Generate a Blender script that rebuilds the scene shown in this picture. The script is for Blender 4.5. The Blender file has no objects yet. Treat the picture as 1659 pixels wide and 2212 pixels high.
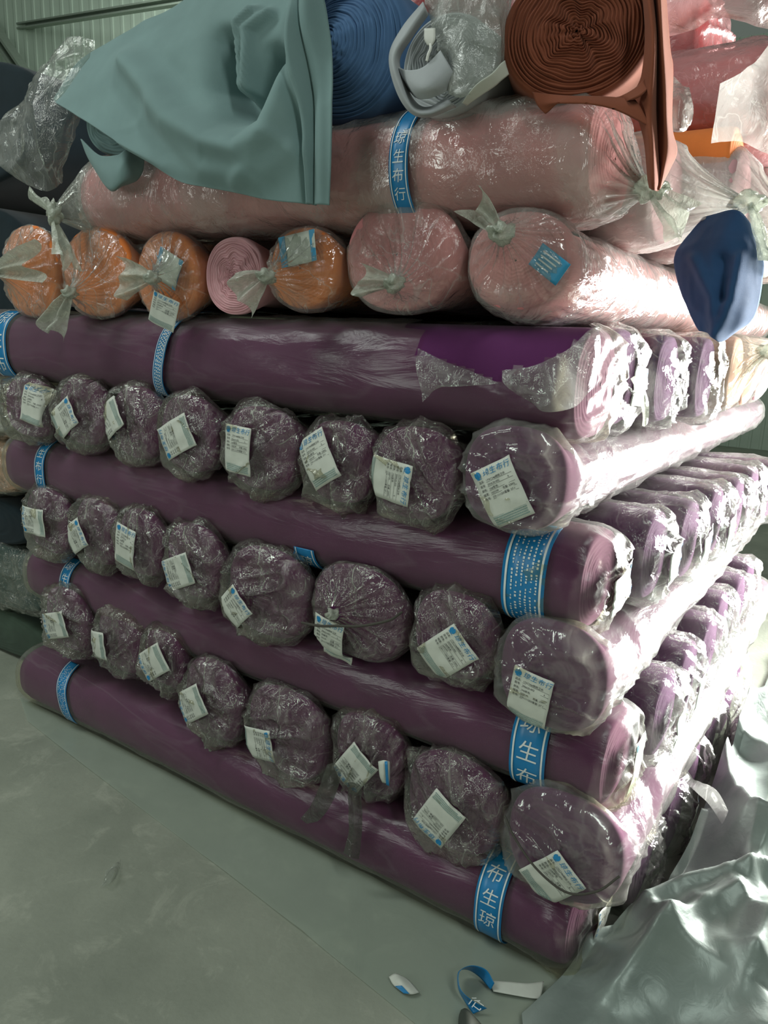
import bpy, math, random
import numpy as np
from mathutils import Matrix, Vector

# ------------------------------------------------------------------ camera
# world: X runs back along the stack's sunlit face, Y back along its shaded face, Z up
FRAME_W, FRAME_H = 1659.0, 2212.0
CX, CY = 829.5, 1106.0
VR = (1940.0, 772.0); VL = (-1660.0, 630.0)
FPX = math.sqrt(-((VR[0]-CX)*(VL[0]-CX) + (VR[1]-CY)*(VL[1]-CY)))
_n = lambda v: v/np.linalg.norm(v)
_X = _n(np.array([VR[0]-CX, -(VR[1]-CY), -FPX])); _Y = _n(np.array([VL[0]-CX, -(VL[1]-CY), -FPX]))
ROT = np.array([_X, _Y, np.cross(_X, _Y)])
CAM = np.array([-1.5517, -0.4225, 1.5])

def at(px, py, axis, val):
    """point of the world seen at a pixel of the photograph, on the plane axis = val"""
    d = ROT @ np.array([px-CX, -(py-CY), -FPX])
    return CAM + d*((val-CAM[axis])/d[axis])

def proj(P):
    v = (np.asarray(P, float)-CAM) @ ROT
    return np.stack([CX+FPX*v[..., 0]/-v[..., 2], CY-FPX*v[..., 1]/-v[..., 2]], -1)

sc = bpy.context.scene
COL = sc.collection
cd = bpy.data.cameras.new('camera'); cam = bpy.data.objects.new('camera', cd); COL.objects.link(cam)
cd.sensor_fit = 'VERTICAL'; cd.sensor_height = 24.0; cd.lens = FPX/FRAME_H*24.0
cd.clip_start = 0.02; cd.clip_end = 100
M = np.eye(4); M[:3, :3] = ROT; M[:3, 3] = CAM
cam.matrix_world = Matrix(M.tolist())
sc.camera = cam

# ------------------------------------------------------------------ light
world = bpy.data.worlds.new('world'); sc.world = world; world.use_nodes = True
bg = world.node_tree.nodes['Background']
bg.inputs[0].default_value = (0.84, 1.0, 0.86, 1); bg.inputs[1].default_value = 0.13

def area(name, loc, aim, sx, sy, power, color):
    l = bpy.data.lights.new(name, 'AREA'); l.shape = 'RECTANGLE'; l.size = sx; l.size_y = sy
    l.energy = power; l.color = color
    o = bpy.data.objects.new(name, l); COL.objects.link(o); o.location = loc
    o.rotation_euler = (Vector(aim)-Vector(loc)).to_track_quat('-Z', 'Y').to_euler()
    return o
door = area('daylight_doorway', (4.3, -2.0, 1.25), (0.5, -0.1, 0.45), 1.7, 2.2, 370, (1.0, 1.0, 0.95))
door.data.spread = math.radians(75)
area('added_overhead_light', (-1.9, 3.4, 4.8), (-0.4, 1.4, 0.8), 0.5, 2.6, 80, (0.92, 1.0, 0.94))  # unseen overhead lamp, added for glints on the shaded film
area('added_overhead_light', (-2.3, -2.6, 4.6), (0, 0.6, 0.8), 0.4, 2.4, 60, (0.92, 1.0, 0.94))  # second unseen overhead lamp, added to make the tagged ends sparkle
area('added_overhead_light', (3.0, 5.0, 5.6), (5.2, 5.5, 2.5), 0.6, 3.0, 110, (0.92, 1.0, 0.94))  # unseen overhead lamp added to brighten the corrugated wall
area('daylight_window', (-4.6, 3.1, 1.9), (0, 0.9, 0.9), 1.3, 1.5, 42, (0.92, 1.0, 0.92))

sc.view_settings.view_transform = 'Standard'; sc.view_settings.look = 'None'
sc.view_settings.exposure = 0.0; sc.view_settings.gamma = 1.0
sc.view_settings.use_curve_mapping = False
sc.cycles.transparent_max_bounces = 8
sc.cycles.max_bounces = 4; sc.cycles.diffuse_bounces = 3; sc.cycles.glossy_bounces = 3
sc.cycles.use_adaptive_sampling = True; sc.cycles.adaptive_threshold = 0.08
sc.cycles.caustics_reflective = False; sc.cycles.caustics_refractive = False

rnd = random.Random(11)
R = math.radians

# ------------------------------------------------------------------ noise
def _hash(i, j, k, seed):
    h = (i*374761393 + j*668265263 + k*2147483647 + seed*1274126177) & 0xffffffff
    h = ((h ^ (h >> 13))*1274126177) & 0xffffffff
    h = (h ^ (h >> 16)) & 0xffffffff
    return h.astype(np.float64)/2147483647.5 - 1.0

def vn(P, s=1.0, seed=0):
    P = np.asarray(P, float)*s + 57.3
    i = np.floor(P).astype(np.int64); f = P-i; f = f*f*(3-2*f)
    r = 0
    for a in (0, 1):
        for b in (0, 1):
            for c in (0, 1):
                w = (f[..., 0] if a else 1-f[..., 0])*(f[..., 1] if b else 1-f[..., 1])*(f[..., 2] if c else 1-f[..., 2])
                r = r + w*_hash(i[..., 0]+a, i[..., 1]+b, i[..., 2]+c, seed)
    return r

def ridge(P, s=1.0, seed=0):
    """sharp creases: 1 on the crease, falling to 0"""
    return 1-np.minimum(1, np.abs(vn(P, s, seed))*2.2)

def crumple(P, s, seed):
    return (0.55*ridge(P, s, seed) + 0.3*ridge(P, s*2.1, seed+7) + 0.35*vn(P, s*0.7, seed+13))

# ------------------------------------------------------------------ meshes
def mesh_of(name, V, F, smooth=True):
    V = np.asarray(V, np.float32).reshape(-1, 3); F = np.asarray(F, np.int32)
    m = bpy.data.meshes.new(name)
    m.vertices.add(len(V)); m.vertices.foreach_set('co', V.ravel())
    k = F.shape[1]
    m.loops.add(F.size); m.loops.foreach_set('vertex_index', F.ravel())
    m.polygons.add(len(F)); m.polygons.foreach_set('loop_start', np.arange(len(F), dtype=np.int32)*k)
    m.polygons.foreach_set('use_smooth', np.full(len(F), smooth))
    m.update(calc_edges=True); m.validate()
    return m

def obj(name, mesh, mat=None, parent=None):
    o = bpy.data.objects.new(name, mesh); COL.objects.link(o)
    if mat is not None and mesh is not None:
        if not mesh.materials: mesh.materials.append(mat)
    if parent is not None: o.parent = parent
    return o

def grid_faces(nu, nv, wu=False, wv=False):
    """vertex index = iu*nv + iv"""
    iu = np.arange(nu if wu else nu-1); iv = np.arange(nv if wv else nv-1)
    a, b = np.meshgrid(iu, iv, indexing='ij'); a2 = (a+1) % nu; b2 = (b+1) % nv
    return np.stack([a*nv+b, a*nv+b2, a2*nv+b2, a2*nv+b], -1).reshape(-1, 4)

def gridobj(name, P, mat, parent=None, wu=False, wv=False, thick=0, keep=None, smooth=True):
    nu, nv = P.shape[:2]
    F = grid_faces(nu, nv, wu, wv)
    if keep is not None: F = F[keep(P.reshape(-1, 3)[F].mean(1))]
    o = obj(name, mesh_of(name, P, F, smooth), mat, parent)
    if thick:
        md = o.modifiers.new('thickness', 'SOLIDIFY'); md.thickness = thick; md.offset = 0
    return o

def tag(o, label, cat=None, group=None, kind=None):
    o['label'] = label
    if cat: o['category'] = cat
    if group: o['group'] = group
    if kind: o['kind'] = kind
    return o

def thing(name, label, cat, loc=(0, 0, 0), rot=(0, 0, 0), group=None):
    o = bpy.data.objects.new(name, None); COL.objects.link(o)
    o.location = loc; o.rotation_euler = rot; o.empty_display_size = 0.1
    return tag(o, label, cat, group)

def boxmesh(name, lo, hi):
    (x0, y0, z0), (x1, y1, z1) = lo, hi
    V = [(x0,y0,z0),(x1,y0,z0),(x1,y1,z0),(x0,y1,z0),(x0,y0,z1),(x1,y0,z1),(x1,y1,z1),(x0,y1,z1)]
    F = [(0,3,2,1),(4,5,6,7),(0,1,5,4),(1,2,6,5),(2,3,7,6),(3,0,4,7)]
    return mesh_of(name, V, F, False)

def catmull(P, n):
    """resample along the first axis, P [k, ..., 3] -> [n, ..., 3]"""
    P = np.asarray(P, float); k = len(P)
    Q = np.concatenate([[2*P[0]-P[1]], P, [2*P[-1]-P[-2]]])
    t = np.linspace(0, k-1-1e-9, n); i = t.astype(int)
    u = (t-i).reshape((-1,)+(1,)*(P.ndim-1))
    a, b, c, d = Q[i], Q[i+1], Q[i+2], Q[i+3]
    return 0.5*(2*b + (c-a)*u + (2*a-5*b+4*c-d)*u*u + (3*b-a-3*c+d)*u**3)

def patch(net, nu, nv):
    P = catmull(net, nu)
    return catmull(P.swapaxes(0, 1), nv).swapaxes(0, 1)

def polydist(Q, line):
    """distance of the 2-D points Q to a polyline and how far along it (0..1) the nearest point is"""
    Q = np.asarray(Q, float); best = np.full(Q.shape[:-1], 1e9); tt = np.zeros(Q.shape[:-1])
    k = len(line)-1
    for i in range(k):
        a = np.array(line[i], float); b = np.array(line[i+1], float); d = b-a
        t = np.clip(((Q-a) @ d)/(d @ d), 0, 1)
        r = np.linalg.norm(Q-(a+t[..., None]*d), axis=-1)
        m = r < best; best = np.where(m, r, best); tt = np.where(m, (i+t)/k, tt)
    return best, tt

# ------------------------------------------------------------------ materials
MATS = {}
def newmat(name):
    m = bpy.data.materials.new(name); m.use_nodes = True
    nt = m.node_tree; nt.nodes.clear()
    out = nt.nodes.new('ShaderNodeOutputMaterial')
    return m, nt, out

def N(nt, kind, **kw):
    n = nt.nodes.new('ShaderNode'+kind)
    for k, v in kw.items():
        if k.startswith('i_'):
            key = k[2:]; key = int(key) if key.isdigit() else key.replace('_', ' ')
            n.inputs[key].default_value = v
        else: setattr(n, k, v)
    return n

def ramp(nt, stops):
    r = N(nt, 'ValToRGB'); e = r.color_ramp.elements
    while len(e) < len(stops): e.new(0.5)
    for el, (p, c) in zip(e, stops):
        el.position = p; el.color = (*c, 1) if len(c) == 3 else c
    return r

def fabric(name, col, var=0.18, rough=0.9, weave=900, sheen=0.08):
    if name in MATS: return MATS[name]
    m, nt, out = newmat(name); L = nt.links.new
    tc = N(nt, 'TexCoord')
    n1 = N(nt, 'TexNoise', i_Scale=7.0, i_Detail=4.0); L(tc.outputs['Object'], n1.inputs['Vector'])
    lo = [c*(1-var) for c in col]; hi = [min(1, c*(1+var)) for c in col]
    r = ramp(nt, [(0.3, lo), (0.7, hi)]); L(n1.outputs[0], r.inputs[0])
    n2 = N(nt, 'TexNoise', i_Scale=float(weave), i_Detail=2.0); L(tc.outputs['Object'], n2.inputs['Vector'])
    bp = N(nt, 'Bump', i_Strength=0.25, i_Distance=0.002); L(n2.outputs[0], bp.inputs['Height'])
    b = N(nt, 'BsdfPrincipled', i_Roughness=rough)
    b.inputs['Specular IOR Level'].default_value = 0.15
    b.inputs['Sheen Weight'].default_value = sheen; b.inputs['Sheen Roughness'].default_value = 0.5
    L(r.outputs[0], b.inputs['Base Color']); L(bp.outputs[0], b.inputs['Normal'])
    L(b.outputs[0], out.inputs[0]); MATS[name] = m
    return m

def plastic(name, tint=(0.93, 0.95, 0.92), haze=0.10, hazecol=(0.78, 0.80, 0.76), rough=0.16, bump=0.5, scale=22.0, edge=0.35, stretch=(1, 1, 1), gloss=1.0, crease=0.25, layer=0.10):
    """thin clear film: see-through, a little milky, glossy, crinkled"""
    if name in MATS: return MATS[name]
    m, nt, out = newmat(name); L = nt.links.new
    tc = N(nt, 'TexCoord'); mp = N(nt, 'Mapping'); mp.inputs['Scale'].default_value = stretch
    L(tc.outputs['Object'], mp.inputs[0])
    dn = N(nt, 'TexNoise', i_Scale=scale*0.5, i_Detail=3.0); L(mp.outputs[0], dn.inputs['Vector'])
    add = N(nt, 'VectorMath', operation='MULTIPLY_ADD'); add.inputs[1].default_value = (0.05, 0.05, 0.05)
    L(dn.outputs['Color'], add.inputs[0]); L(mp.outputs[0], add.inputs[2])
    vo = N(nt, 'TexVoronoi', feature='DISTANCE_TO_EDGE', i_Scale=scale); L(add.outputs[0], vo.inputs['Vector'])
    n2 = N(nt, 'TexNoise', i_Scale=scale*1.3, i_Detail=5.0, i_Roughness=0.6, i_Distortion=1.2); L(mp.outputs[0], n2.inputs['Vector'])
    sm = N(nt, 'Math', operation='MULTIPLY_ADD', i_1=0.55); L(vo.outputs['Distance'], sm.inputs[0]); L(n2.outputs[0], sm.inputs[2])
    bp = N(nt, 'Bump', i_Strength=bump, i_Distance=0.02); L(sm.outputs[0], bp.inputs['Height'])
    tr = N(nt, 'BsdfTransparent', i_Color=(*tint, 1))
    df = N(nt, 'BsdfDiffuse', i_Color=(*hazecol, 1)); L(bp.outputs[0], df.inputs['Normal'])
    tl = N(nt, 'BsdfTranslucent', i_Color=(*hazecol, 1)); L(bp.outputs[0], tl.inputs['Normal'])
    ms = N(nt, 'MixShader', i_0=0.35); L(df.outputs[0], ms.inputs[1]); L(tl.outputs[0], ms.inputs[2])
    lw = N(nt, 'LayerWeight', i_Blend=0.5); L(bp.outputs[0], lw.inputs['Normal'])
    pw = N(nt, 'Math', operation='POWER', i_1=2.0); L(lw.outputs['Facing'], pw.inputs[0])
    # folds in the film: thin milky crease lines, and patches where it lies double
    nc = N(nt, 'TexNoise', i_Scale=scale*0.55, i_Detail=3.0, i_Roughness=0.55, i_Distortion=0.8); L(mp.outputs[0], nc.inputs['Vector'])
    sb = N(nt, 'Math', operation='SUBTRACT', i_1=0.5); L(nc.outputs[0], sb.inputs[0])
    ab = N(nt, 'Math', operation='ABSOLUTE'); L(sb.outputs[0], ab.inputs[0])
    cl = N(nt, 'MapRange', i_1=0.0, i_2=0.016, i_3=1.6, i_4=0.0); L(ab.outputs[0], cl.inputs[0])
    nb = N(nt, 'TexNoise', i_Scale=scale*0.42, i_Detail=2.5, i_Roughness=0.5, i_Distortion=0.5); L(add.outputs[0], nb.inputs['Vector'])
    pt = N(nt, 'MapRange', i_1=0.47, i_2=0.56, i_3=0.0, i_4=1.0); L(nb.outputs[0], pt.inputs[0])
    n4 = N(nt, 'TexNoise', i_Scale=scale*0.35, i_Detail=2.0); L(mp.outputs[0], n4.inputs['Vector'])
    cm = N(nt, 'Math', operation='MULTIPLY'); L(cl.outputs[0], cm.inputs[0]); L(n4.outputs[0], cm.inputs[1])
    h1 = N(nt, 'Math', operation='MULTIPLY_ADD', i_1=crease, i_2=haze); L(cm.outputs[0], h1.inputs[0])
    h2 = N(nt, 'Math', operation='MULTIPLY_ADD', i_1=layer); L(pt.outputs[0], h2.inputs[0]); L(h1.outputs[0], h2.inputs[2])
    hz = N(nt, 'Math', operation='MULTIPLY_ADD', i_1=edge); hz.use_clamp = True; L(pw.outputs[0], hz.inputs[0]); L(h2.outputs[0], hz.inputs[2])
    m1 = N(nt, 'MixShader'); L(hz.outputs[0], m1.inputs[0]); L(tr.outputs[0], m1.inputs[1]); L(ms.outputs[0], m1.inputs[2])
    gl = N(nt, 'BsdfGlossy', i_Roughness=rough); L(bp.outputs[0], gl.inputs['Normal'])
    lf = N(nt, 'LayerWeight', i_Blend=0.5); L(bp.outputs[0], lf.inputs['Normal'])
    p5 = N(nt, 'Math', operation='POWER', i_1=4.0); L(lf.outputs['Facing'], p5.inputs[0])
    fm = N(nt, 'Math', operation='MULTIPLY_ADD', i_1=0.75*gloss, i_2=0.075*gloss); fm.use_clamp = True; L(p5.outputs[0], fm.inputs[0])
    m2 = N(nt, 'MixShader'); L(fm.outputs[0], m2.inputs[0]); L(m1.outputs[0], m2.inputs[1]); L(gl.outputs[0], m2.inputs[2])
    L(m2.outputs[0], out.inputs[0]); MATS[name] = m
    return m

def flat(name, col, rough=0.6, var=0.06, scale=30.0):
    if name in MATS: return MATS[name]
    m, nt, out = newmat(name); L = nt.links.new
    tc = N(nt, 'TexCoord'); n1 = N(nt, 'TexNoise', i_Scale=scale, i_Detail=3.0); L(tc.outputs['Object'], n1.inputs['Vector'])
    r = ramp(nt, [(0.3, [c*(1-var) for c in col]), (0.7, [min(1, c*(1+var)) for c in col])]); L(n1.outputs[0], r.inputs[0])
    b = N(nt, 'BsdfPrincipled', i_Roughness=rough); L(r.outputs[0], b.inputs['Base Color'])
    L(b.outputs[0], out.inputs[0]); MATS[name] = m
    return m

PURPLE = fabric('purple_jersey', (0.104, 0.022, 0.100), 0.10)
PINK = fabric('pink_jersey', (0.66, 0.25, 0.26))
PALEPINK = fabric('pale_pink_jersey', (0.60, 0.33, 0.36))
ORANGE = fabric('orange_jersey', (0.72, 0.20, 0.05))
TEAL = fabric('dusty_teal_jersey', (0.19, 0.285, 0.285), 0.08)
BLUE = fabric('blue_jersey', (0.075, 0.15, 0.29))
NAVY = fabric('denim_blue_jersey', (0.032, 0.085, 0.20))
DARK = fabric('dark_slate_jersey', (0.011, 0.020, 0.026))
GREY = fabric('light_grey_jersey', (0.42, 0.44, 0.46))
BROWN = fabric('rust_brown_jersey', (0.22, 0.066, 0.036), 0.12)
RED = fabric('red_jersey', (0.55, 0.08, 0.09))
DEEPGREEN = fabric('dark_green_sacking', (0.05, 0.075, 0.055))
PEACH = fabric('peach_jersey', (0.68, 0.38, 0.27))
WRAP = plastic('clear_wrap_film', tint=(0.93, 0.91, 0.80), haze=0.035, edge=0.20, bump=0.95, scale=13, rough=0.09, crease=0.32, layer=0.17, hazecol=(0.60, 0.60, 0.53), gloss=1.6)
WRAPLONG = plastic('clear_wrap_film_long', tint=(0.93, 0.91, 0.80), haze=0.022, edge=0.17, bump=0.30, scale=8, stretch=(1, 0.22, 1), rough=0.28, crease=0.05, layer=0.02, gloss=0.45)
BAGW = plastic('cloudy_bag_film', haze=0.13, edge=0.32, bump=0.7, scale=9, rough=0.12, crease=0.08, layer=0.20, gloss=1.3)
BAG = plastic('clear_bag_film', haze=0.07, edge=0.3, bump=0.8, scale=10, rough=0.10, crease=0.30, layer=0.16, gloss=1.3)
CORNERFILM = plastic('clear_wrap_film_corner', tint=(0.93, 0.91, 0.82), haze=0.08, edge=0.22, bump=0.40, scale=6, stretch=(1, 0.5, 1), rough=0.14, crease=0.12, layer=0.08)
WRAPEND = plastic('clear_wrap_film_end', haze=0.05, edge=0.2, bump=0.8, scale=11, rough=0.12, crease=0.3, layer=0.14, hazecol=(0.66, 0.67, 0.62))
KNOT = plastic('bunched_bag_film', haze=0.55, edge=0.3, bump=0.5, scale=30, hazecol=(0.66, 0.70, 0.60), rough=0.14, crease=0.3, layer=0.15)
MILKY = plastic('milky_bag_film', haze=0.38, edge=0.35, bump=0.4, scale=14, hazecol=(0.80, 0.80, 0.76), rough=0.2)
GREYFILM = plastic('grey_bag_film', haze=0.5, edge=0.3, bump=0.5, scale=18, hazecol=(0.5, 0.53, 0.50), rough=0.22)
PINKFILM = plastic('pink_bag_film', tint=(0.95, 0.75, 0.75), haze=0.3, edge=0.3, hazecol=(0.85, 0.55, 0.56), bump=0.4, scale=16)
PAPER = flat('white_sticker_paper', (0.60, 0.62, 0.56), 0.5)
INK = flat('black_print', (0.015, 0.015, 0.018), 0.6)
BLUEINK = flat('blue_print', (0.01, 0.22, 0.48), 0.5)
FINEINK = flat('grey_green_print', (0.22, 0.33, 0.31), 0.6)
BAND = flat('blue_band_film', (0.010, 0.20, 0.46), 0.35)
BANDWHITE = flat('white_band_print', (0.72, 0.76, 0.76), 0.5)

# ------------------------------------------------------------------ lettering
_tcache = {}
def text2d(body, size=1.0, shear=0.0):
    """flat triangles of a line of lettering, baseline at 0, left edge at 0"""
    key = (body, shear)
    if key not in _tcache:
        c = bpy.data.curves.new('lettering', 'FONT'); c.body = body; c.shear = shear; c.resolution_u = 2; c.size = 1.0
        o = bpy.data.objects.new('lettering', c); COL.objects.link(o)
        dg = bpy.context.evaluated_depsgraph_get(); dg.update()
        me = o.evaluated_get(dg).to_mesh()
        V = np.array([v.co[:2] for v in me.vertices]) if len(me.vertices) else np.zeros((0, 2))
        me.calc_loop_triangles()
        T = np.array([t.vertices[:] for t in me.loop_triangles]) if len(V) else np.zeros((0, 3), int)
        o.evaluated_get(dg).to_mesh_clear()
        bpy.data.objects.remove(o); bpy.data.curves.remove(c)
        _tcache[key] = (V, T)
    V, T = _tcache[key]
    return V*size, T

class Flat2D:
    """gathers 2-D shapes on a sheet of print"""
    def __init__(s): s.V = []; s.T = []; s.n = 0
    def add(s, V, T):
        if len(V) == 0: return
        s.V.append(np.asarray(V, float)); s.T.append(np.asarray(T)+s.n); s.n += len(V)
    def text(s, body, x, y, size, shear=0, width=None, rot=0):
        V, T = text2d(body, size, shear)
        if len(V) == 0: return
        if width:
            V = V.copy(); V[:, 0] *= width/max(1e-6, V[:, 0].max()-V[:, 0].min())
        c, k = math.cos(rot), math.sin(rot)
        s.add(V @ np.array([[c, k], [-k, c]]) + (x, y), T)
    def rect(s, x0, y0, x1, y1):
        s.add([(x0, y0), (x1, y0), (x1, y1), (x0, y1)], [(0, 1, 2), (0, 2, 3)])
    def poly(s, pts):
        s.add(pts, [(0, i, i+1) for i in range(1, len(pts)-1)])
    def get(s): return np.concatenate(s.V), np.concatenate(s.T)

def make_label_art():
    """sticker 1.0 wide, 1.36 high, origin at its lower left"""
    b, k, f = Flat2D(), Flat2D(), Flat2D()
    # round emblem: a disc with a white swoosh left open in it
    for j in range(2):
        a0 = R(-60)+j*math.pi*1.02
        arc = [(0.135+0.085*math.cos(a0+i*R(17)), 1.235+0.085*math.sin(a0+i*R(17))) for i in range(10)]
        b.poly(arc + [(0.135+(0.02 if j else -0.02), 1.235+(0.03 if j else -0.03))])
    b.poly([(0.05, 1.15), (0.14, 1.135), (0.235, 1.145), (0.14, 1.16)])
    for i, ch in enumerate('琼生布行'):
        b.text(ch, 0.26+i*0.178, 1.175, 0.168, 0.25)
    rows = [('品名:', '173C24#精梳卫衣', ''), ('款号:', '200620-002', '6'), ('颜色:', '16#紫色', ''),
            ('幅宽:', '165CM', '克重: 230G'), ('色号:', 'CM-111203', '重量: 27.1')]
    for i, (h, t, u) in enumerate(rows):
        y = 1.045-i*0.098
        k.text(h, 0.09, y, 0.068); k.text(t, 0.29, y, 0.064)
        if u: k.text(u, 0.60 if len(u) > 2 else 0.82, y, 0.064)
        k.rect(0.28, y-0.022, 0.94, y-0.016)
    r2 = random.Random(3)
    for i in range(4):
        x = 0.07; y = 0.215-i*0.05
        while x < 0.92:
            w = r2.uniform(0.016, 0.034); f.rect(x, y, x+w, y+0.030); x += w+0.010
    f.rect(0.06, 0.262, 0.94, 0.268)
    return b.get(), k.get(), f.get()
ART = make_label_art()

# ------------------------------------------------------------------ rolls
class Roll:
    """A roll of fabric: axis along local Y (front end at y = 0), local X to the right seen from the front.
    a, b: half width and height; n: how square the section is."""
    def __init__(s, name, label, cat, front, a, b, L, yaw=0.0, pitch=0.0, n=2.4, seed=0, group=None, spin=0.0, bow=0.0, wob=1.0, inner=None):
        s.a, s.b, s.L, s.n, s.seed, s.bow, s.wob, s.inner = a, b, L, n, seed, bow, wob, inner
        s.root = thing(name, label, cat, (0, 0, 0), (0, 0, 0), group)
        s.mat = Matrix.Translation(Vector(front)) @ Matrix.Rotation(yaw, 4, 'Z') @ Matrix.Rotation(pitch, 4, 'X') @ Matrix.Rotation(spin, 4, 'Y')
        s.root.matrix_world = s.mat
    def sec(s, th, da=0.0):
        c, k = np.cos(th), np.sin(th); e = 2.0/s.n
        return (s.a+da)*np.sign(c)*np.abs(c)**e, (s.b+da)*np.sign(k)*np.abs(k)**e
    def knorm(s, x, z):
        return (np.abs(x/s.a)**s.n + np.abs(z/s.b)**s.n)**(1.0/s.n)
    def shape(s, P):
        """slow unevenness of the whole roll, shared by all its parts"""
        P = np.array(P, float)
        y = P[..., 1]
        q = np.stack([np.zeros_like(y), y*1.6, np.zeros_like(y)], -1)
        if s.inner is not None:      # squeezed between the layers above and below once past the bulging end
            t = np.clip((y-0.015)/0.085, 0, 1); t = t*t*(3-2*t)
            P[..., 2] = P[..., 2]*(1-t*(1-s.inner[1])) + s.inner[0]*t
        P[..., 0] += s.wob*0.012*vn(q, 1, s.seed+1)*np.clip(y/0.3, 0, 1)
        P[..., 2] += s.wob*0.010*vn(q, 1, s.seed+2)*np.clip(y/0.3, 0, 1) + s.bow*np.sin(np.clip(y/s.L, 0, 1)*math.pi)
        q2 = np.stack([P[..., 0]*3, y*1.2, P[..., 2]*3], -1)
        g = 1+0.05*s.wob*vn(q2, 1.3, s.seed+3)
        P[..., 0] *= g; P[..., 2] *= g
        return P
    def world(s, P):
        M = np.array(s.mat); return np.asarray(P) @ M[:3, :3].T + M[:3, 3]
    def local(s, W):
        M = np.array(s.mat.inverted()); return np.asarray(W) @ M[:3, :3].T + M[:3, 3]

    # the rolled cloth itself
    def cloth(s, mat, turns=13, per=3, nth=64, wobble=0.10, ridge_h=0.003, rim=0.03, dome=0.012, back=True, cone=0.0, swirl=0.0):
        th = np.linspace(0, 2*math.pi, nth, endpoint=False)
        sx, sz = s.sec(th)
        rings = []
        nr = turns*per
        kk = np.linspace(0.02, 0.93, nr)
        ph = th/(2*math.pi)
        c3 = np.stack([np.cos(th), np.sin(th), np.zeros(nth)], -1)
        for i, k in enumerate(kk):
            wob = wobble*2.4*k*max(0.0, 1-k/0.86)**1.5
            wv = wob*(0.8*vn(c3*2.0+k*0.8, 1, s.seed+20) + 0.45*vn(c3*3.4+k*1.2, 1, s.seed+21))
            r = np.clip(k+wv, 0.004, 0.97)
            phase = k*turns*1.0 - ph
            fr = phase-np.floor(phase)
            up = ridge_h*(np.abs(fr*2-1)**1.5)
            up = up*(0.6+0.5*vn(np.full((nth, 3), k*23.0)+c3*0.7, 1, s.seed+23)) + ridge_h*0.35*vn(np.stack([c3[:, 0]*3+k*9, c3[:, 1]*3, np.full(nth, k*17.0)], -1), 1, s.seed+22)
            y = dome*k*k + up - cone*(1-k) + 0.0*k
            rings.append(np.stack([sx*r, y, sz*r], -1))
        for t in np.linspace(0, 1, 5)[1:]:
            ang = t*math.pi/2
            k = 0.93+0.07*math.sin(ang); y = dome + rim*(1-math.cos(ang))
            rings.append(np.stack([sx*k, np.full(nth, y), sz*k], -1))
        for y in np.linspace(0.10, s.L-0.05, 16):
            rings.append(np.stack([sx, np.full(nth, y), sz], -1))
        for k, y in ((0.95, s.L), (0.5, s.L+0.004), (0.02, s.L+0.004)):
            rings.append(np.stack([sx*k, np.full(nth, y), sz*k], -1))
        P = s.shape(np.array(rings))
        return gridobj('fabric', P, mat, s.root, wv=True)

    def wrapdisp(s, P, k, amp):
        """crinkle height of the film at rest position P"""
        a = (s.seed*0.7) % 3.1; c, k_ = math.cos(a), math.sin(a)
        P = np.asarray(P)
        Q = np.stack([(P[..., 0]*c+P[..., 2]*k_)*1.0, P[..., 1]*0.6, (P[..., 2]*c-P[..., 0]*k_)*0.28], -1)
        return amp*(0.75*(crumple(P, 11.0, s.seed+31)-0.25) + 0.85*ridge(Q, 20.0, s.seed+33)**3 + 0.5*ridge(Q[..., ::-1], 26.0, s.seed+34)**3)

    def capy(s, k):
        return -0.010-0.016*(1-np.clip(k, 0, 1)**2) + 0.050*np.clip((k-0.80)/0.22, 0, 1)**2.2

    def wrap(s, mat, longmat=None, gap=0.007, amp=0.011, bodyamp=0.004, nth=84, sag=0.0, keep=None, foldfreq=1.0, name='plastic_wrap', backcap=True):
        th = np.linspace(0, 2*math.pi, nth, endpoint=False)
        sx, sz = s.sec(th, gap); ux, uz = np.cos(th), np.sin(th)
        rows = []
        for k in np.linspace(0.02, 1.0, 22):
            y = s.capy(k)*np.ones(nth)
            P = np.stack([sx*k, y, sz*k], -1)
            d = s.wrapdisp(P*[1, 0.3, 1], k, amp)
            P[:, 1] -= d*(1-0.5*k**6); P[:, 0] += ux*d*0.7*k**6; P[:, 2] += uz*d*0.7*k**6
            rows.append(P)
        ys = np.concatenate([np.linspace(0.055, 0.36, 14), np.linspace(0.40, s.L-0.02, 36)])
        for y in ys:
            P = np.stack([sx, np.full(nth, y), sz], -1)
            near = math.exp(-y/0.10)
            # long oblique pulls in the film, finer crinkle near the end
            q = np.stack([P[:, 0]*6+y*3.0*foldfreq, np.full(nth, y*2.0), P[:, 2]*6-y*2.0*foldfreq], -1)
            d = bodyamp*(ridge(q, 1.6, s.seed+40) + 0.6*ridge(q, 3.3, s.seed+41) - 0.3) + near*s.wrapdisp(P, 1, amp*0.9)
            P[:, 0] += ux*d; P[:, 2] += uz*d
            rows.append(P)
        for k in (0.97, 0.6, 0.02) if backcap else ():
            rows.append(np.stack([sx*k, np.full(nth, s.L+0.015), sz*k], -1))
        P = np.array(rows)
        if sag:
            f = np.clip(1-P[..., 1]/0.13, 0, 1)**1.5; low = np.clip(-P[..., 2]/s.b, 0, 1)
            P[..., 2] -= sag*f*low
        P = s.shape(P)
        kp = None
        if keep is not None: kp = lambda c: keep(s.world(c), c)
        s.wrapmat = mat
        o = gridobj(name, P, mat, s.root, wv=True, keep=kp)
        return o

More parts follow.
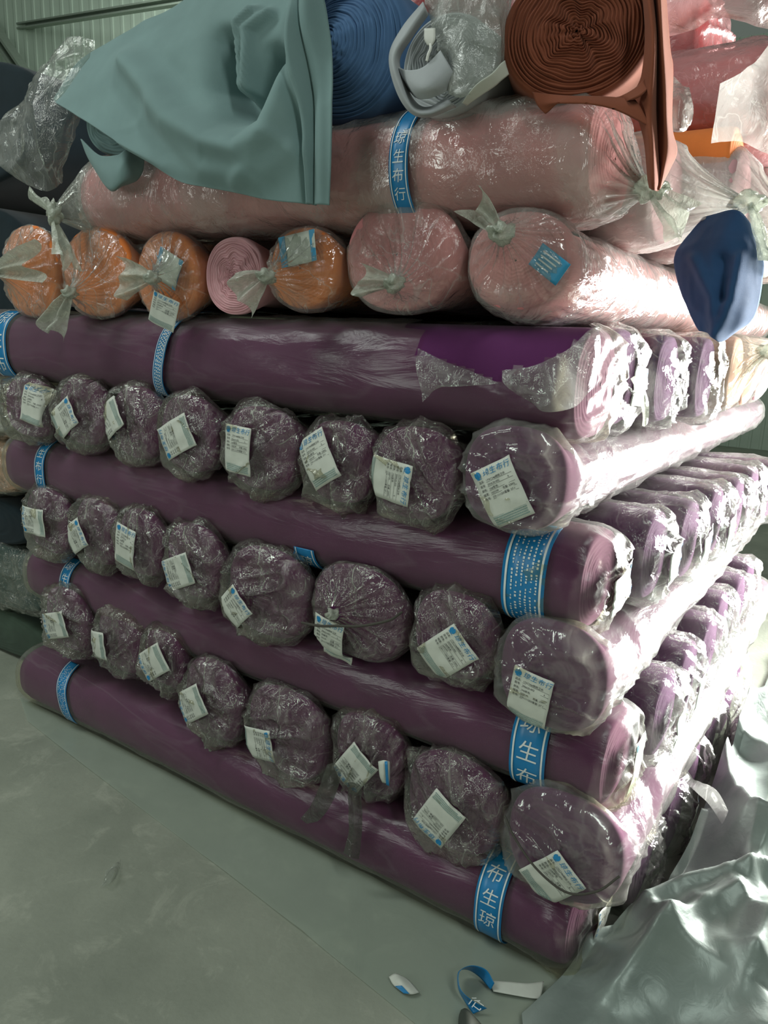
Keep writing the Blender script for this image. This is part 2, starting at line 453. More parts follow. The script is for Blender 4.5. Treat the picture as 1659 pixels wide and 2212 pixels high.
    def surf_cap(s, x, z, off, lift=None):
        """point of the wrapped front end at local x, z, lifted off by `off`"""
        x = np.asarray(x, float); z = np.asarray(z, float)
        k = s.knorm(x, z); y = s.capy(np.minimum(k, 1.04))
        P = np.stack([x, y, z], -1)
        d = s.wrapdisp(P*[1, 0.3, 1], k, s.amp)
        if lift is None: lift = s.lift      # the sticker spans the folds under it
        P[..., 1] -= 0.25*np.minimum(d, lift) + 0.75*lift + off
        return s.shape(P)

    def label(s, cx, cz, rot, w=0.100, amp=0.011, squash=1.0, curl=0.0):
        """white stock sticker on the wrapped end; rot: turn of its reading direction, degrees anticlockwise"""
        s.amp = amp; h = w*1.36
        c, k = math.cos(R(rot)), math.sin(R(rot))
        cr = random.Random(s.seed+5)
        tear = [cr.uniform(-0.02, 0.02) for _ in range(8)]
        def place(U, off):
            U = np.asarray(U, float)
            u = (U[..., 0]-0.5)*w; v = (U[..., 1]-0.68)*w
            x = cx + c*u - k*v; z = cz + k*u + c*v
            z = cz + (z-cz)*squash
            cu = curl*np.clip(U[..., 1]-0.9, 0, 1)
            P = s.surf_cap(x, z, off+0.004)
            P[..., 1] -= 0.002*vn(np.stack([U[..., 0]*4, U[..., 1]*4, np.zeros_like(U[..., 0])], -1), 1, s.seed+60) + cu*w
            return P
        uu = np.stack(np.meshgrid(np.linspace(0.05, 0.95, 12), np.linspace(0.05, 1.3, 14), indexing='ij'), -1)
        u_ = (uu[..., 0]-0.5)*w; v_ = (uu[..., 1]-0.68)*w
        xx = cx + c*u_ - k*v_; zz = cz + (k*u_ + c*v_)*squash
        s.lift = float(np.percentile(s.wrapdisp(np.stack([xx, s.capy(np.minimum(s.knorm(xx, zz), 1.04))*0.3, zz], -1), 0, amp), 88))
        nu, nv = 11, 13
        g = np.stack(np.meshgrid(np.linspace(0, 1, nu), np.linspace(0, 1.36, nv), indexing='ij'), -1)
        g[0, :, 0] += tear[0]; g[-1, :, 0] += tear[1]; g[:, 0, 1] += tear[2]; g[-1, -1] += (tear[3], tear[4]); g[0, 0] += (tear[5], tear[6])
        lab = gridobj('label', place(g, 0.0), PAPER, s.root, thick=0.0008, smooth=True)
        for nm, (V, T), mt in (('blue_lettering', ART[0], BLUEINK), ('black_lettering', ART[1], INK), ('fine_print', ART[2], FINEINK)):
            obj(nm, mesh_of(nm, place(V, 0.0014), T, False), mt, lab)
        return lab

    def label_px(s, px, py, rot, w=0.100, plane=None, **kw):
        """sticker seen at a pixel: found on the plane of the roll's front end"""
        ax = 0 if abs(s.mat[0][1]) > 0.7 else 1
        v = s.mat.translation[ax]-0.03 if plane is None else plane
        l = s.local(at(px, py, ax, v))
        lim = 0.80
        x = float(np.clip(l[0], -s.a*lim, s.a*lim)); z = float(np.clip(l[2], -s.b*lim, s.b*lim))
        return s.label(x, z, rot, w, **kw)

    def band(s, y0, width, th0, th1, chars='琼生布行', flip=False, small=True, off=0.012, skew=0.0, pale=False, latin='QIONGSHENG', start=0.02):
        """printed blue tape round the roll between two angles (degrees, 90 = top, 180 = the side away from local +X)"""
        t0, t1 = R(th0), R(th1); n = 40
        tt = np.linspace(t0, t1, n)
        x, z = s.sec(tt, off); arc = np.concatenate([[0], np.cumsum(np.hypot(np.diff(x), np.diff(z)))])
        total = arc[-1]
        def place(U, lift):
            U = np.asarray(U, float)          # U0 across 0..width, U1 along the arc in metres
            th = np.interp(U[..., 1], arc, tt)
            xx, zz = s.sec(th, off+lift)
            P = np.stack([xx, y0 + U[..., 0] + skew*U[..., 1], zz], -1)
            return s.shape(P)
        g = np.stack(np.meshgrid(np.linspace(0, width, 4), arc, indexing='ij'), -1)
        bo = gridobj('band', place(g, 0), BAND, s.root, thick=0.0008)
        art = Flat2D(); e = width*0.07
        art_len = total
        # long border lines are cut into short pieces so that they follow the curve
        for k in range(40):
            a0, a1 = art_len*k/40, art_len*(k+1)/40
            art.rect(e, a0, e*1.7, a1); art.rect(width-e*1.7, a0, width-e, a1)
        pos = start*1.0; sz = width*0.62; j = 0
        seq = list(chars)
        if not seq:
            rr = random.Random(s.seed)
            for r in range(6):
                p = 0.01+rr.uniform(0, 0.03)
                while p < total-0.012:
                    w_ = rr.uniform(0.003, 0.006); x0 = width*(0.17+0.115*r); art.rect(x0, p, x0+width*rr.uniform(0.025, 0.05), p+w_); p += w_+rr.choice((0.003, 0.003, 0.004, 0.012))
        while pos + sz < total and seq:
            ch = seq[j % len(seq)]; j += 1
            V, T = text2d(ch, sz, 0.15)
            if len(V):
                V = V-(V.max(0)+V.min(0))/2
                # across = +y local; along = arc. reading direction set by flip
                if flip: Q = np.stack([width/2+V[:, 0]*-1, pos+sz/2+V[:, 1]*-1], -1)
                else: Q = np.stack([width/2+V[:, 0], pos+sz/2+V[:, 1]], -1)
                art.add(Q, T)
            pos += sz*1.28
            if j == len(seq):
                if latin:
                    V, T = text2d(latin, width*0.30)
                    V = V-(0, (V[:, 1].max()+V[:, 1].min())/2)
                    Q = np.stack([width/2-V[:, 1]*(1 if not flip else -1), pos+V[:, 0]], -1)
                    m = Q[:, 1].max() < total
                    if m: art.add(Q, T)
                    pos += (V[:, 0].max() if len(V) else 0)+sz*0.3
                if small:
                    rr = random.Random(s.seed)
                    for r in range(4):
                        p = pos
                        while p < min(total-0.01, pos+0.22):
                            w_ = rr.uniform(0.004, 0.009); x0 = width*(0.2+0.16*r); art.rect(x0, p, x0+width*0.09, p+w_); p += w_+0.0035
                    pos += 0.24
        V, T = art.get()
        V[:, 1] = np.clip(V[:, 1], 0, total)
        obj('white_lettering', mesh_of('white_lettering', place(V, 0.0016), T, False), BANDWHITE, bo)
        return bo

    # a clear bag gathered to a knot in front of the end
    def bag(s, mat, knot, neck=0.016, gap=0.010, pleats=17, amp=0.010, tail=None, bodyamp=0.005, bulge=2.6, nth=120, knot_r=0.026, name='plastic_bag', tailw=0.075, rimsag=0.0):
        th = np.linspace(0, 2*math.pi, nth, endpoint=False)
        sx, sz = s.sec(th, gap); ux, uz = np.cos(th), np.sin(th)
        kx, ky, kz = knot
        c3 = np.stack([ux, uz, np.zeros(nth)], -1)
        pl = np.sin(th*pleats + 3*vn(c3*2, 1, s.seed+50)) + 0.7*np.sin(th*pleats*1.9+2*vn(c3*3, 1, s.seed+51))
        rows = []
        for t in np.linspace(1.0, 0.0, 30):
            w = t**0.92
            cxx = sx*(1-w) + (kx + ux*neck)*w; czz = sz*(1-w) + (kz + uz*neck)*w
            y = -0.014*(1-t) + ky*t**bulge + 0.05*(1-t)**8
            env = (t*(1-t*0.55))**0.8*1.5
            P = np.stack([cxx, np.full(nth, 0.0)+y, czz], -1)
            d = amp*env*pl*0.55 + amp*(crumple(P*[1, .4, 1], 11, s.seed+52)-0.3)*(1-t*0.8)
            P[:, 1] -= d
            rows.append(P)
        for y in np.concatenate([np.linspace(0.06, 0.4, 14), np.linspace(0.46, s.L-0.02, 26)]):
            P = np.stack([sx, np.full(nth, y), sz], -1)
            near = math.exp(-y/0.12)
            q = np.stack([P[:, 0]*6+y*3, np.full(nth, y*2.5), P[:, 2]*6-y*2], -1)
            d = bodyamp*(ridge(q, 1.8, s.seed+40) + 0.6*ridge(q, 3.7, s.seed+41) - 0.3) + near*amp*0.5*(pl*0.5+crumple(P, 11, s.seed+52))
            P[:, 0] += ux*d; P[:, 2] += uz*d
            rows.append(P)
        for k in (0.97, 0.6, 0.02):
            rows.append(np.stack([sx*k, np.full(nth, s.L+0.015), sz*k], -1))
        o = gridobj(name, s.shape(np.array(rows)), mat, s.root, wv=True)
        # knot: a lumpy twisted ball
        u = np.linspace(0, math.pi, 16); v = np.linspace(0, 2*math.pi, 28, endpoint=False)
        U, Vv = np.meshgrid(u, v, indexing='ij')
        D = np.stack([np.sin(U)*np.cos(Vv), np.cos(U), np.sin(U)*np.sin(Vv)], -1)
        r = knot_r*(1+0.22*np.sin(Vv*3+U*5)+0.25*vn(D*2.4, 1, s.seed+70))
        K = D*r[..., None]*[1.0, 1.15, 0.85] + [kx, ky-knot_r*0.55, kz]
        gridobj('knot', s.shape(K), KNOT, s.root, wv=True)
        if tail is not None:
            tx, ty, tz = tail
            film_tail('bag_tail', s.root, (kx, ky-knot_r*0.7, kz), (tx, ty, tz), tailw, s.seed)
        return o

def film_tail(name, parent, p0, p1, w, seed, folds=2.0, mat=None, droop=0.01):
    p0 = np.array(p0, float); p1 = np.array(p1, float); d = p1-p0; L = np.linalg.norm(d); d /= L
    side = np.cross(d, [0, 1, 0.15]); side /= np.linalg.norm(side); nrm = np.cross(side, d)
    nu, nv = 25, 18
    u, v = np.meshgrid(np.linspace(-0.5, 0.5, nu), np.linspace(0, 1, nv), indexing='ij')
    wv = w*1.45*(0.16+0.84*v**0.7)*(1+0.15*np.sin(u*9+seed))
    P = p0 + d*(v*L*(1+0.18*np.sin(u*7+seed)*v))[..., None] + side*(u*wv)[..., None]
    amp = (0.006+0.012*v)*np.sin(u*2*math.pi*folds+seed) + 0.012*v*vn(np.stack([u*4, v*4, u*0], -1), 1, seed)
    P = P + nrm*amp[..., None]
    P[..., 2] -= droop*v*v
    return gridobj(name, P, mat or KNOT, parent)

YAW_R = -math.pi/2      # rolls whose end shows on the shaded face run along world X

# ------------------------------------------------------------------ the setting
def make_floor():
    m, nt, out = newmat('worn_concrete'); L = nt.links.new
    tc = N(nt, 'TexCoord')
    n1 = N(nt, 'TexNoise', i_Scale=1.6, i_Detail=6.0, i_Roughness=0.6); L(tc.outputs['Object'], n1.inputs['Vector'])
    r1 = ramp(nt, [(0.30, (0.22, 0.24, 0.195)), (0.72, (0.38, 0.40, 0.33))]); L(n1.outputs[0], r1.inputs[0])
    n2 = N(nt, 'TexNoise', i_Scale=6.5, i_Detail=8.0, i_Roughness=0.7, i_Distortion=0.6); L(tc.outputs['Object'], n2.inputs['Vector'])
    r2 = ramp(nt, [(0.54, (0, 0, 0)), (0.66, (1, 1, 1))]); L(n2.outputs[0], r2.inputs[0])
    mx = N(nt, 'MixRGB', i_Color2=(0.47, 0.48, 0.40, 1)); L(r1.outputs[0], mx.inputs['Color1'])
    mf = N(nt, 'Math', operation='MULTIPLY', i_1=0.45); L(r2.outputs[0], mf.inputs[0]); L(mf.outputs[0], mx.inputs['Fac'])
    n3 = N(nt, 'TexNoise', i_Scale=60.0, i_Detail=4.0); L(tc.outputs['Object'], n3.inputs['Vector'])
    bp = N(nt, 'Bump', i_Strength=0.12, i_Distance=0.01); L(n3.outputs[0], bp.inputs['Height'])
    b = N(nt, 'BsdfPrincipled', i_Roughness=0.55); L(mx.outputs[0], b.inputs['Base Color']); L(bp.outputs[0], b.inputs['Normal'])
    L(b.outputs[0], out.inputs[0])
    o = obj('floor', boxmesh('floor', (-6, -6, -0.1), (12, 14, 0)), m)
    tag(o, 'worn grey-green concrete warehouse floor', kind='structure')
make_floor()

def make_wall():
    m = flat('pale_green_sheet_steel', (0.55, 0.66, 0.56), 0.5, 0.04, 3)
    c = at(170, 70, 0, 5.0)
    root_rot = R(90+11)
    pts = []
    per = 0.16
    x = -5.0
    while x < 9.0:
        pts += [(x, 0), (x+per*0.70, 0), (x+per*0.74, 0.014), (x+per*0.96, 0.014)]
        x += per
    pts = np.array(pts)
    P = np.zeros((len(pts), 2, 3)); P[:, 0, :2] = pts; P[:, 1, :2] = pts; P[:, 1, 2] = 6.0
    o = gridobj('wall_left', P, m, smooth=False, thick=0.002)
    o.location = (c[0], c[1], 0); o.rotation_euler = (0, 0, root_rot)
    tag(o, 'pale green corrugated steel wall behind the piles', kind='structure')
    p = at(0, 64, 0, 4.9); q = at(340, 10, 0, 4.4)
    steel = flat('painted_steel_rail', (0.30, 0.36, 0.30), 0.5)
    def bar(name, p, q, r, label):
        p = np.array(p); q = np.array(q); d = q-p; d0 = d/np.linalg.norm(d)
        p = p-d*0.6; q = q+d*2.0
        up = np.array([0, 0, 1.0]); sd = np.cross(d0, up); sd /= np.linalg.norm(sd); u2 = np.cross(sd, d0)
        prof = [(-1, -1), (1, -1), (1, -0.5), (-0.4, -0.5), (-0.4, 0.5), (1, 0.5), (1, 1), (-1, 1)]
        P = np.array([[e + sd*a*r + u2*b*r for a, b in prof] for e in (p, q)])
        o = gridobj(name, P, steel, wv=True, smooth=False)
        tag(o, label, kind='structure')
    bar('trim_1', p, q, 0.036, 'horizontal steel rail across the corrugated wall')
    b0 = at(-10, 70, 0, 4.6); b1 = at(45, 150, 0, 4.6)
    d = b1-b0
    bar('trim_2', b0, b0+d*0.6, 0.07, 'slanting steel brace against the corrugated wall')
make_wall()
wb = obj('wall_back', bpy.data.objects['wall_left'].data)
wb.location = (11.5, -5.5, 0); wb.rotation_euler = (0, 0, R(90)); wb.modifiers.new('thickness', 'SOLIDIFY').thickness = 0.002
tag(wb, 'pale green corrugated steel wall far behind the stack', kind='structure')

# ------------------------------------------------------------------ purple stack: long rolls on the shaded face (axis world Y)
ORD = ['first', 'second', 'third', 'fourth', 'fifth', 'sixth', 'seventh', 'eighth', 'ninth']
LROWS = {  # row: (z, b, first x, spacing, a, end y, count)
    'L4': (0.118, 0.112, 0.085, 0.285, 0.142, 0.000, 7),
    'L3': (0.545, 0.110, 0.125, 0.280, 0.138, -0.025, 7),
    'L2': (0.970, 0.114, 0.125, 0.275, 0.138, 0.065, 7),
    'L1': (1.415, 0.124, 0.120, 0.285, 0.140, 0.118, 4),
}
LWORDS = {'L4': 'floor-level', 'L3': 'third-highest', 'L2': 'second-highest', 'L1': 'topmost'}
LR = {}
hole = np.array([(893, 700), (905, 735), (912, 770), (950, 775), (1020, 800), (1075, 828), (1100, 795), (1160, 790), (1225, 760), (1292, 700), (1290, 660), (1290, 560), (900, 560)], float)

def inpoly(Q, poly):
    x, y = Q[..., 0], Q[..., 1]; r = np.zeros(x.shape, bool); j = len(poly)-1
    for i in range(len(poly)):
        xi, yi = poly[i]; xj, yj = poly[j]
        c = ((yi > y) != (yj > y)) & (x < (xj-xi)*(y-yi)/(yj-yi+1e-12)+xi); r ^= c; j = i
    return r

for row, (z, b, x0, dx, a, ye, cnt) in LROWS.items():
    for i in range(cnt):
        seed = 100+ord(row[1])*31+i*17
        rr = random.Random(seed)
        if i == 0:
            lab = {'L4': 'long purple fabric roll lying on the floor along the shaded face of the stack',
                   'L3': 'long purple fabric roll with upright lettered blue band, above the lowest row of tags',
                   'L2': 'long purple fabric roll with wide blue band of fine print, mid-height of the stack',
                   'L1': 'long purple roll with torn wrap baring bright purple cloth, top of purple stack'}[row]
        else:
            lab = 'purple roll end, %s from the corner in the %s sunlit row' % (ORD[i], LWORDS[row])
        ex = ye if i == 0 else {'L4': -0.080, 'L3': -0.062, 'L2': 0.02-0.018*i, 'L1': 0.185-0.045*i}[row] + rr.uniform(-0.012, 0.012)
        aa = 0.126*rr.uniform(0.96, 1.02) if i else a
        zz = z + (rr.uniform(-0.008, 0.008) if i else 0)
        r = Roll('fabric_roll', lab, 'fabric roll', (x0+i*dx, ex, zz), aa, b, 2.28 if row != 'L1' else 2.45, n=2.6, seed=seed,
                 group='purple rolls showing ends on the sunlit side' if i else None, wob=0.15 if i else 0.35)
        LR[row, i] = r
        r.cloth(PURPLE, nth=56, turns=12, wobble=0.12)
        if row == 'L1' and i == 0:
            def keep(W, c):
                p = proj(W)
                jit = 5*vn(np.stack([p[..., 0]/14, p[..., 1]/14, p[..., 0]*0], -1), 1, 4)
                return ~(inpoly(p+np.stack([jit, jit], -1), hole) & (c[..., 0] < 0.11) & (c[..., 2] > -0.10) & (c[..., 1] > -0.02))
            r.wrap(WRAPLONG, nth=220, bodyamp=0.006, amp=0.014, keep=keep)
        else:
            r.wrap(WRAPLONG if i == 0 else WRAPEND, nth=84, bodyamp=0.004 if i == 0 else 0.006, amp=0.022, sag=0.01)

# stickers on the ends of the sunlit side
for (row, i, px, py, rot) in [('L1', 1, 1320, 800, -95), ('L2', 0, 1318, 1270, -80), ('L2', 1, 1425, 1200, -85), ('L2', 2, 1515, 1170, -80), ('L2', 3, 1560, 1130, -80),
                              ('L3', 0, 1370, 1640, -5), ('L3', 1, 1432, 1545, -80), ('L3', 2, 1510, 1420, -85), ('L4', 0, 1268, 1965, 80), ('L4', 2, 1455, 1770, -70)]:
    r = LR[row, i]
    r.label(0.02, -0.02, rot, 0.10, amp=0.022)

# blue printed tapes
b = LR['L1', 0]
b.band(1.20, 0.045, 95, 235, chars='琼布行', flip=True, off=0.016, skew=0.30, latin='', start=0.03)
b.band(2.12, 0.11, 110, 230, off=0.010, flip=True)
LR['L2', 0].band(0.085, 0.105, 110, 250, chars='', off=0.012, latin='', small=True)
LR['L2', 0].band(2.0, 0.06, 110, 230, off=0.012, flip=True)
LR['L2', 0].band(0.75, 0.07, 195, 262, off=0.012, latin='', flip=True)
LR['L3', 0].band(0.135, 0.09, 120, 245, chars='琼生布行', flip=True, off=0.013)
LR['L3', 0].band(1.98, 0.06, 120, 220, flip=True, off=0.012)
LR['L4', 0].band(0.165, 0.075, 95, 235, chars='行布生琼', flip=True, off=0.013, latin='QIONGSHENG')
LR['L4', 0].band(1.98, 0.06, 110, 215, chars='', latin='', off=0.012, skew=-0.25)

# ------------------------------------------------------------------ purple stack: tagged ends on the shaded face (axis world X)
RROWS = {
    'R1': [(-5, 100, 812, 950, 68, 875, -12), (102, 225, 812, 970, 142, 903, -58), (203, 335, 828, 1000, 236, 908, 123), (328, 465, 848, 1028, 380, 945, 117),
           (460, 632, 872, 1070, 514, 972, -3), (627, 795, 905, 1100, 690, 992, 32), (790, 985, 915, 1135, 836, 1035, -97), (982, 1218, 912, 1158, 1085, 1065, 30)],
    'R2': [(42, 150, 1055, 1205, 76, 1125, 92), (130, 245, 1075, 1228, 166, 1160, -60), (238, 352, 1098, 1252, 274, 1180, -10), (340, 480, 1128, 1300, 385, 1235, 114),
           (470, 665, 1180, 1388, 508, 1315, -46), (655, 870, 1218, 1435, 712, 1385, -8), (872, 1078, 1282, 1488, 965, 1410, -48), (1040, 1305, 1338, 1595, 1143, 1510, -8)],
    'R3': [(92, 195, 1272, 1412, 122, 1350, 108), (178, 295, 1318, 1462, 208, 1390, 98), (290, 392, 1366, 1492, 328, 1432, 125), (382, 528, 1424, 1608, 415, 1520, 125),
           (510, 708, 1488, 1692, 556, 1605, -78), (690, 878, 1552, 1738, 768, 1660, 145), (845, 1078, 1632, 1858, 950, 1765, 151), (1078, 1345, 1718, 1968, 1195, 1893, -42)],
}
RW = {'R1': 'upper', 'R2': 'middle', 'R3': 'lower'}
LOOK = {('R1', 4): 'and an upright tag', ('R1', 7): 'at the corner, tag tilted upward', ('R2', 5): 'with bunched film tied above its tag', ('R2', 7): 'at the corner, upright tag with 27.1',
        ('R3', 5): 'with film strips dangling from it', ('R3', 7): 'at the corner, a loose string across its tag'}
RR = {}
INNER = {'R1': (1.188, 0.068), 'R2': (0.756, 0.066), 'R3': (0.332, 0.068), 'O': (1.650, 0.078)}
def measure(bb, xf):
    """extent in Y and Z on the plane x = xf of a box of pixels"""
    xa, xb, ya, yb = bb
    return [at(xb, (ya+yb)/2, 0, xf)[1], at(xa, (ya+yb)/2, 0, xf)[1], at((xa+xb)/2, yb, 0, xf)[2], at((xa+xb)/2, ya, 0, xf)[2]]
def settle(ext, gap=0.009):
    """neighbours in a row (listed from large Y to small) touch but do not run into each other"""
    for i in range(len(ext)-1):
        lo, hi = ext[i][0], ext[i+1][1]
        if hi > lo-2*gap:
            m = (lo+hi)/2; ext[i][0] = m+gap; ext[i+1][1] = m-gap
    return ext
for row, lst in RROWS.items():
    ext = settle([measure(e[:4], -0.055) for e in lst])
    for i, (xa, xb, ya, yb, lx, ly, rot) in enumerate(lst):
        seed = 700+ord(row[1])*53+i*19; rr = random.Random(seed)
        xf = -0.055 + rr.uniform(-0.015, 0.015)
        y0, y1, z0, z1 = ext[i]
        yc = (y0+y1)/2; zc = (z0+z1)/2; a = (y1-y0)/2; bb = (z1-z0)/2*0.95
        label = 'purple roll end, %s from far end of %s white-tagged row' % (ORD[i], RW[row])
        if (row, i) in LOOK: label = 'purple roll end in %s tagged row, %s' % (RW[row], LOOK[row, i])
        r = Roll('fabric_roll', label, 'fabric roll', (xf+0.02, yc, zc), a, bb, 2.45 if i != 7 else {'R1': 2.9, 'R2': 2.6, 'R3': 2.5}[row], yaw=YAW_R, n=2.5, seed=seed,
                 group='purple rolls with tagged ends on the shaded side', wob=0.12, inner=(INNER[row][0]-zc, (INNER[row][1]+0.018*(i == 7))/bb))
        RR[row, i] = r
        r.cloth(PURPLE, nth=56, turns=12, wobble=0.12)
        if i == 7: r.wrap(CORNERFILM, amp=0.018, bodyamp=0.012, nth=120, foldfreq=2.5)
        elif (row, i) == ('R2', 5):
            k = r.local(at(712, 1330, 0, xf-0.05))
            r.bag(WRAP, (k[0], -0.05, k[2]), knot_r=0.016, amp=0.012, neck=0.020)
        else: r.wrap(WRAP, amp=0.022, sag=0.016, nth=110)
        r.label_px(lx, ly, rot, 0.100, amp=0.020)

# ------------------------------------------------------------------ small loose parts
def px_patch(name, net, mat, parent=None, nu=24, nv=24, axis=0, thick=0, bumps=(), amp=0.0, seed=0, roll=None, freq=14.0, push=None):
    """a sheet through pixels of the photograph, each on its own plane: net rows of (px, py, depth).
    bumps: (polyline in pixels, height, width) push it along `push`"""
    W = np.array([[at(p[0], p[1], axis, p[2]) for p in row] for row in net])
    P = patch(W, nu, nv)
    push = np.array(push if push is not None else ([-1, 0, 0] if axis == 0 else [0, -1, 0]), float)
    Q = proj(P); d = np.zeros(P.shape[:2])
    for line, h, w in bumps:
        r, t = polydist(Q, line); d += h*np.exp(-(r/w)**2)
    if amp: d += amp*(crumple(P, freq, seed)-0.3)
    P = P + push*d[..., None]
    if roll is not None: P = roll.local(P)
    return gridobj(name, P, mat, parent, thick=thick)

def tube(name, pts, r, mat, parent=None, n=40, sides=8, roll=None):
    P = catmull(np.array(pts, float), n)
    T = np.gradient(P, axis=0); T /= np.linalg.norm(T, axis=1, keepdims=True)+1e-9
    up = np.array([0.3, 0.2, 0.93]); A = np.cross(T, up); A /= np.linalg.norm(A, axis=1, keepdims=True)+1e-9; B = np.cross(T, A)
    a = np.linspace(0, 2*math.pi, sides, endpoint=False)
    V = P[:, None, :] + r*(np.cos(a)[None, :, None]*A[:, None, :] + np.sin(a)[None, :, None]*B[:, None, :])
    if roll is not None: V = roll.local(V)
    return gridobj(name, V, mat, parent, wv=True)

STRIPFILM = plastic('smoky_film_strip', haze=0.55, edge=0.25, hazecol=(0.07, 0.068, 0.055), bump=0.5, scale=24)
TWINE = flat('dark_twine', (0.06, 0.055, 0.045), 0.8)

r = RR['R3', 5]
px_patch('film_strip', [[(706, 1652, -.10), (722, 1650, -.105), (738, 1665, -.10)], [(690, 1700, -.11), (706, 1708, -.12), (724, 1720, -.11)],
                        [(672, 1738, -.10), (684, 1748, -.11), (694, 1768, -.10)], [(650, 1768, -.085), (658, 1775, -.09), (664, 1779, -.085)]], STRIPFILM, r.root, roll=r, amp=0.006)
px_patch('film_strip', [[(752, 1690, -.10), (766, 1690, -.11), (780, 1698, -.10)], [(752, 1750, -.10), (766, 1755, -.115), (783, 1760, -.10)],
                        [(753, 1800, -.10), (766, 1806, -.11), (780, 1808, -.10)], [(742, 1842, -.10), (756, 1850, -.115), (775, 1856, -.10)]], STRIPFILM, r.root, roll=r, amp=0.008)
px_patch('blue_white_tape', [[(817, 1645, -.10), (830, 1642, -.10), (842, 1645, -.09)], [(820, 1675, -.105), (832, 1672, -.105), (842, 1678, -.09)], [(826, 1690, -.10), (834, 1692, -.10), (840, 1695, -.09)]], PAPER, r.root, roll=r, nu=8, nv=8, thick=0.001)
px_patch('blue_white_tape', [[(831, 1645, -.108), (837, 1644, -.108)], [(833, 1675, -.112), (839, 1678, -.108)], [(834, 1695, -.108), (841, 1698, -.106)]], BAND, r.root, roll=r, nu=8, nv=4, thick=0.001)
r = RR['R3', 7]
tube('string', [at(*p) for p in ((1090, 1762, 0, -.07), (1112, 1810, 0, -.095), (1160, 1878, 0, -.115), (1225, 1928, 0, -.115), (1290, 1925, 0, -.10), (1338, 1893, 0, -.07))], 0.0028, TWINE, r.root, roll=r)
r = RR['R2', 5]
tube('string', [at(*p) for p in ((652, 1345, 0, -.06), (690, 1352, 0, -.115), (730, 1352, 0, -.13), (780, 1352, 0, -.11), (840, 1340, 0, -.085), (868, 1322, 0, -.05))], 0.0035, TWINE, r.root, roll=r)
r = LR['L1', 1]
px_patch('film_strip', [[(1362, 818, .12), (1372, 812, .12), (1384, 815, .12)], [(1378, 850, .10), (1388, 845, .09), (1400, 862, .10)], [(1388, 895, .10), (1393, 890, .09), (1402, 895, .10)], [(1387, 920, .10), (1393, 921, .095), (1399, 915, .10)]], KNOT, r.root, roll=r)
r = LR['L4', 3]
px_patch('film_strip', [[(1476, 1690, .66), (1480, 1683, .66), (1486, 1680, .66)], [(1500, 1708, .55), (1506, 1698, .55), (1514, 1690, .55)], [(1530, 1735, .5), (1540, 1715, .5), (1546, 1704, .5)], [(1560, 1780, .45), (1568, 1765, .45), (1574, 1750, .45)]], BAG, r.root, roll=r, amp=0.008)
r = LR['L1', 0]
px_patch('torn_flap', [[(905, 752, -.034), (960, 780, -.036), (1020, 803, -.036), (1078, 828, -.034)], [(897, 790, -.05), (935, 815, -.055), (985, 832, -.05), (1040, 832, -.04)],
                       [(905, 830, -.055), (930, 838, -.06), (955, 836, -.055), (975, 830, -.05)], [(914, 868, -.05), (925, 855, -.055), (936, 842, -.055), (945, 834, -.05)]], BAG, r.root, roll=r, amp=0.01, nu=40, nv=40)
px_patch('torn_flap', [[(1082, 800, -.03), (1150, 790, -.045), (1225, 755, -.05), (1270, 715, -.04), (1297, 700, -.01)], [(1095, 835, -.035), (1160, 830, -.05), (1235, 815, -.055), (1277, 785, -.045), (1294, 755, -.01)],
                       [(1150, 870, -.03), (1180, 890, -.045), (1240, 880, -.05), (1272, 850, -.04), (1288, 830, -.01)]], BAG, r.root, roll=r, amp=0.02, nu=50, nv=60)

# ------------------------------------------------------------------ orange and pink bagged rolls above the purple ones (axis world X)
SLIPBLUE = flat('blue_slip_print', (0.03, 0.28, 0.50), 0.5)
def slip(r, cx, cz, w, h, rot, y=-0.009, blue=False):
    """paper slip seen through the bag, with a blue printed margin"""
    c, k = math.cos(R(rot)), math.sin(R(rot))
    def place(U, dy):
        x = cx + c*U[..., 0] - k*U[..., 1]; z = cz + k*U[..., 0] + c*U[..., 1]
        P = np.stack([x, np.full_like(x, y-dy), z], -1)
        P[..., 1] -= 0.004*vn(P*25, 1, r.seed)
        return r.shape(P)
    g = np.stack(np.meshgrid(np.linspace(-w/2, w/2, 8), np.linspace(-h/2, h/2, 8), indexing='ij'), -1)
    lab = gridobj('paper_slip', place(g, 0), SLIPBLUE if blue else PAPER, r.root, thick=0.0008)
    art = Flat2D()
    if blue:
        for i in range(4): art.rect(-w*0.35, -h*0.3+i*h*0.18, w*(0.1+0.05*i), -h*0.3+i*h*0.18+h*0.06)
    else:
        art.rect(-w/2, -h/2, -w*0.32, h/2); art.rect(w*0.36, -h/2, w/2, h/2)
    V, T = art.get()
    obj('blue_margin', mesh_of('blue_margin', place(V, 0.0015), T, False), BANDWHITE if blue else SLIPBLUE, lab)

OROW = [  # bbox, cloth, knot pixel, tail pixel
    ((-20, 104, 472, 690), ORANGE, (-12, 585), (70, 560), 'orange fabric roll in clear bag, at the far left of the bagged row'),
    ((106, 262, 476, 690), ORANGE, (148, 632), (95, 705), 'orange fabric roll in clear bag with bag knot low on its end, tail hanging over purple roll'),
    ((268, 412, 486, 700), ORANGE, (325, 600), (250, 600), 'orange fabric roll in clear bag with folded corner and white tag'),
    ((412, 552, 499, 685), PALEPINK, None, None, 'pale pink unwrapped fabric roll with layered spiral end, between two orange rolls'),
    ((553, 715, 478, 672), ORANGE, (572, 596), (505, 628), 'orange fabric roll in clear bag with blue-edged slip inside'),
    ((716, 978, 412, 678), PINK, (850, 612), (770, 600), 'large pink fabric roll in clear bag with knot at its middle'),
    ((984, 1222, 440, 676), PINK, (1083, 502), (1022, 425), 'pink fabric roll in clear bag, knot tail pointing upward, at the corner'),
]
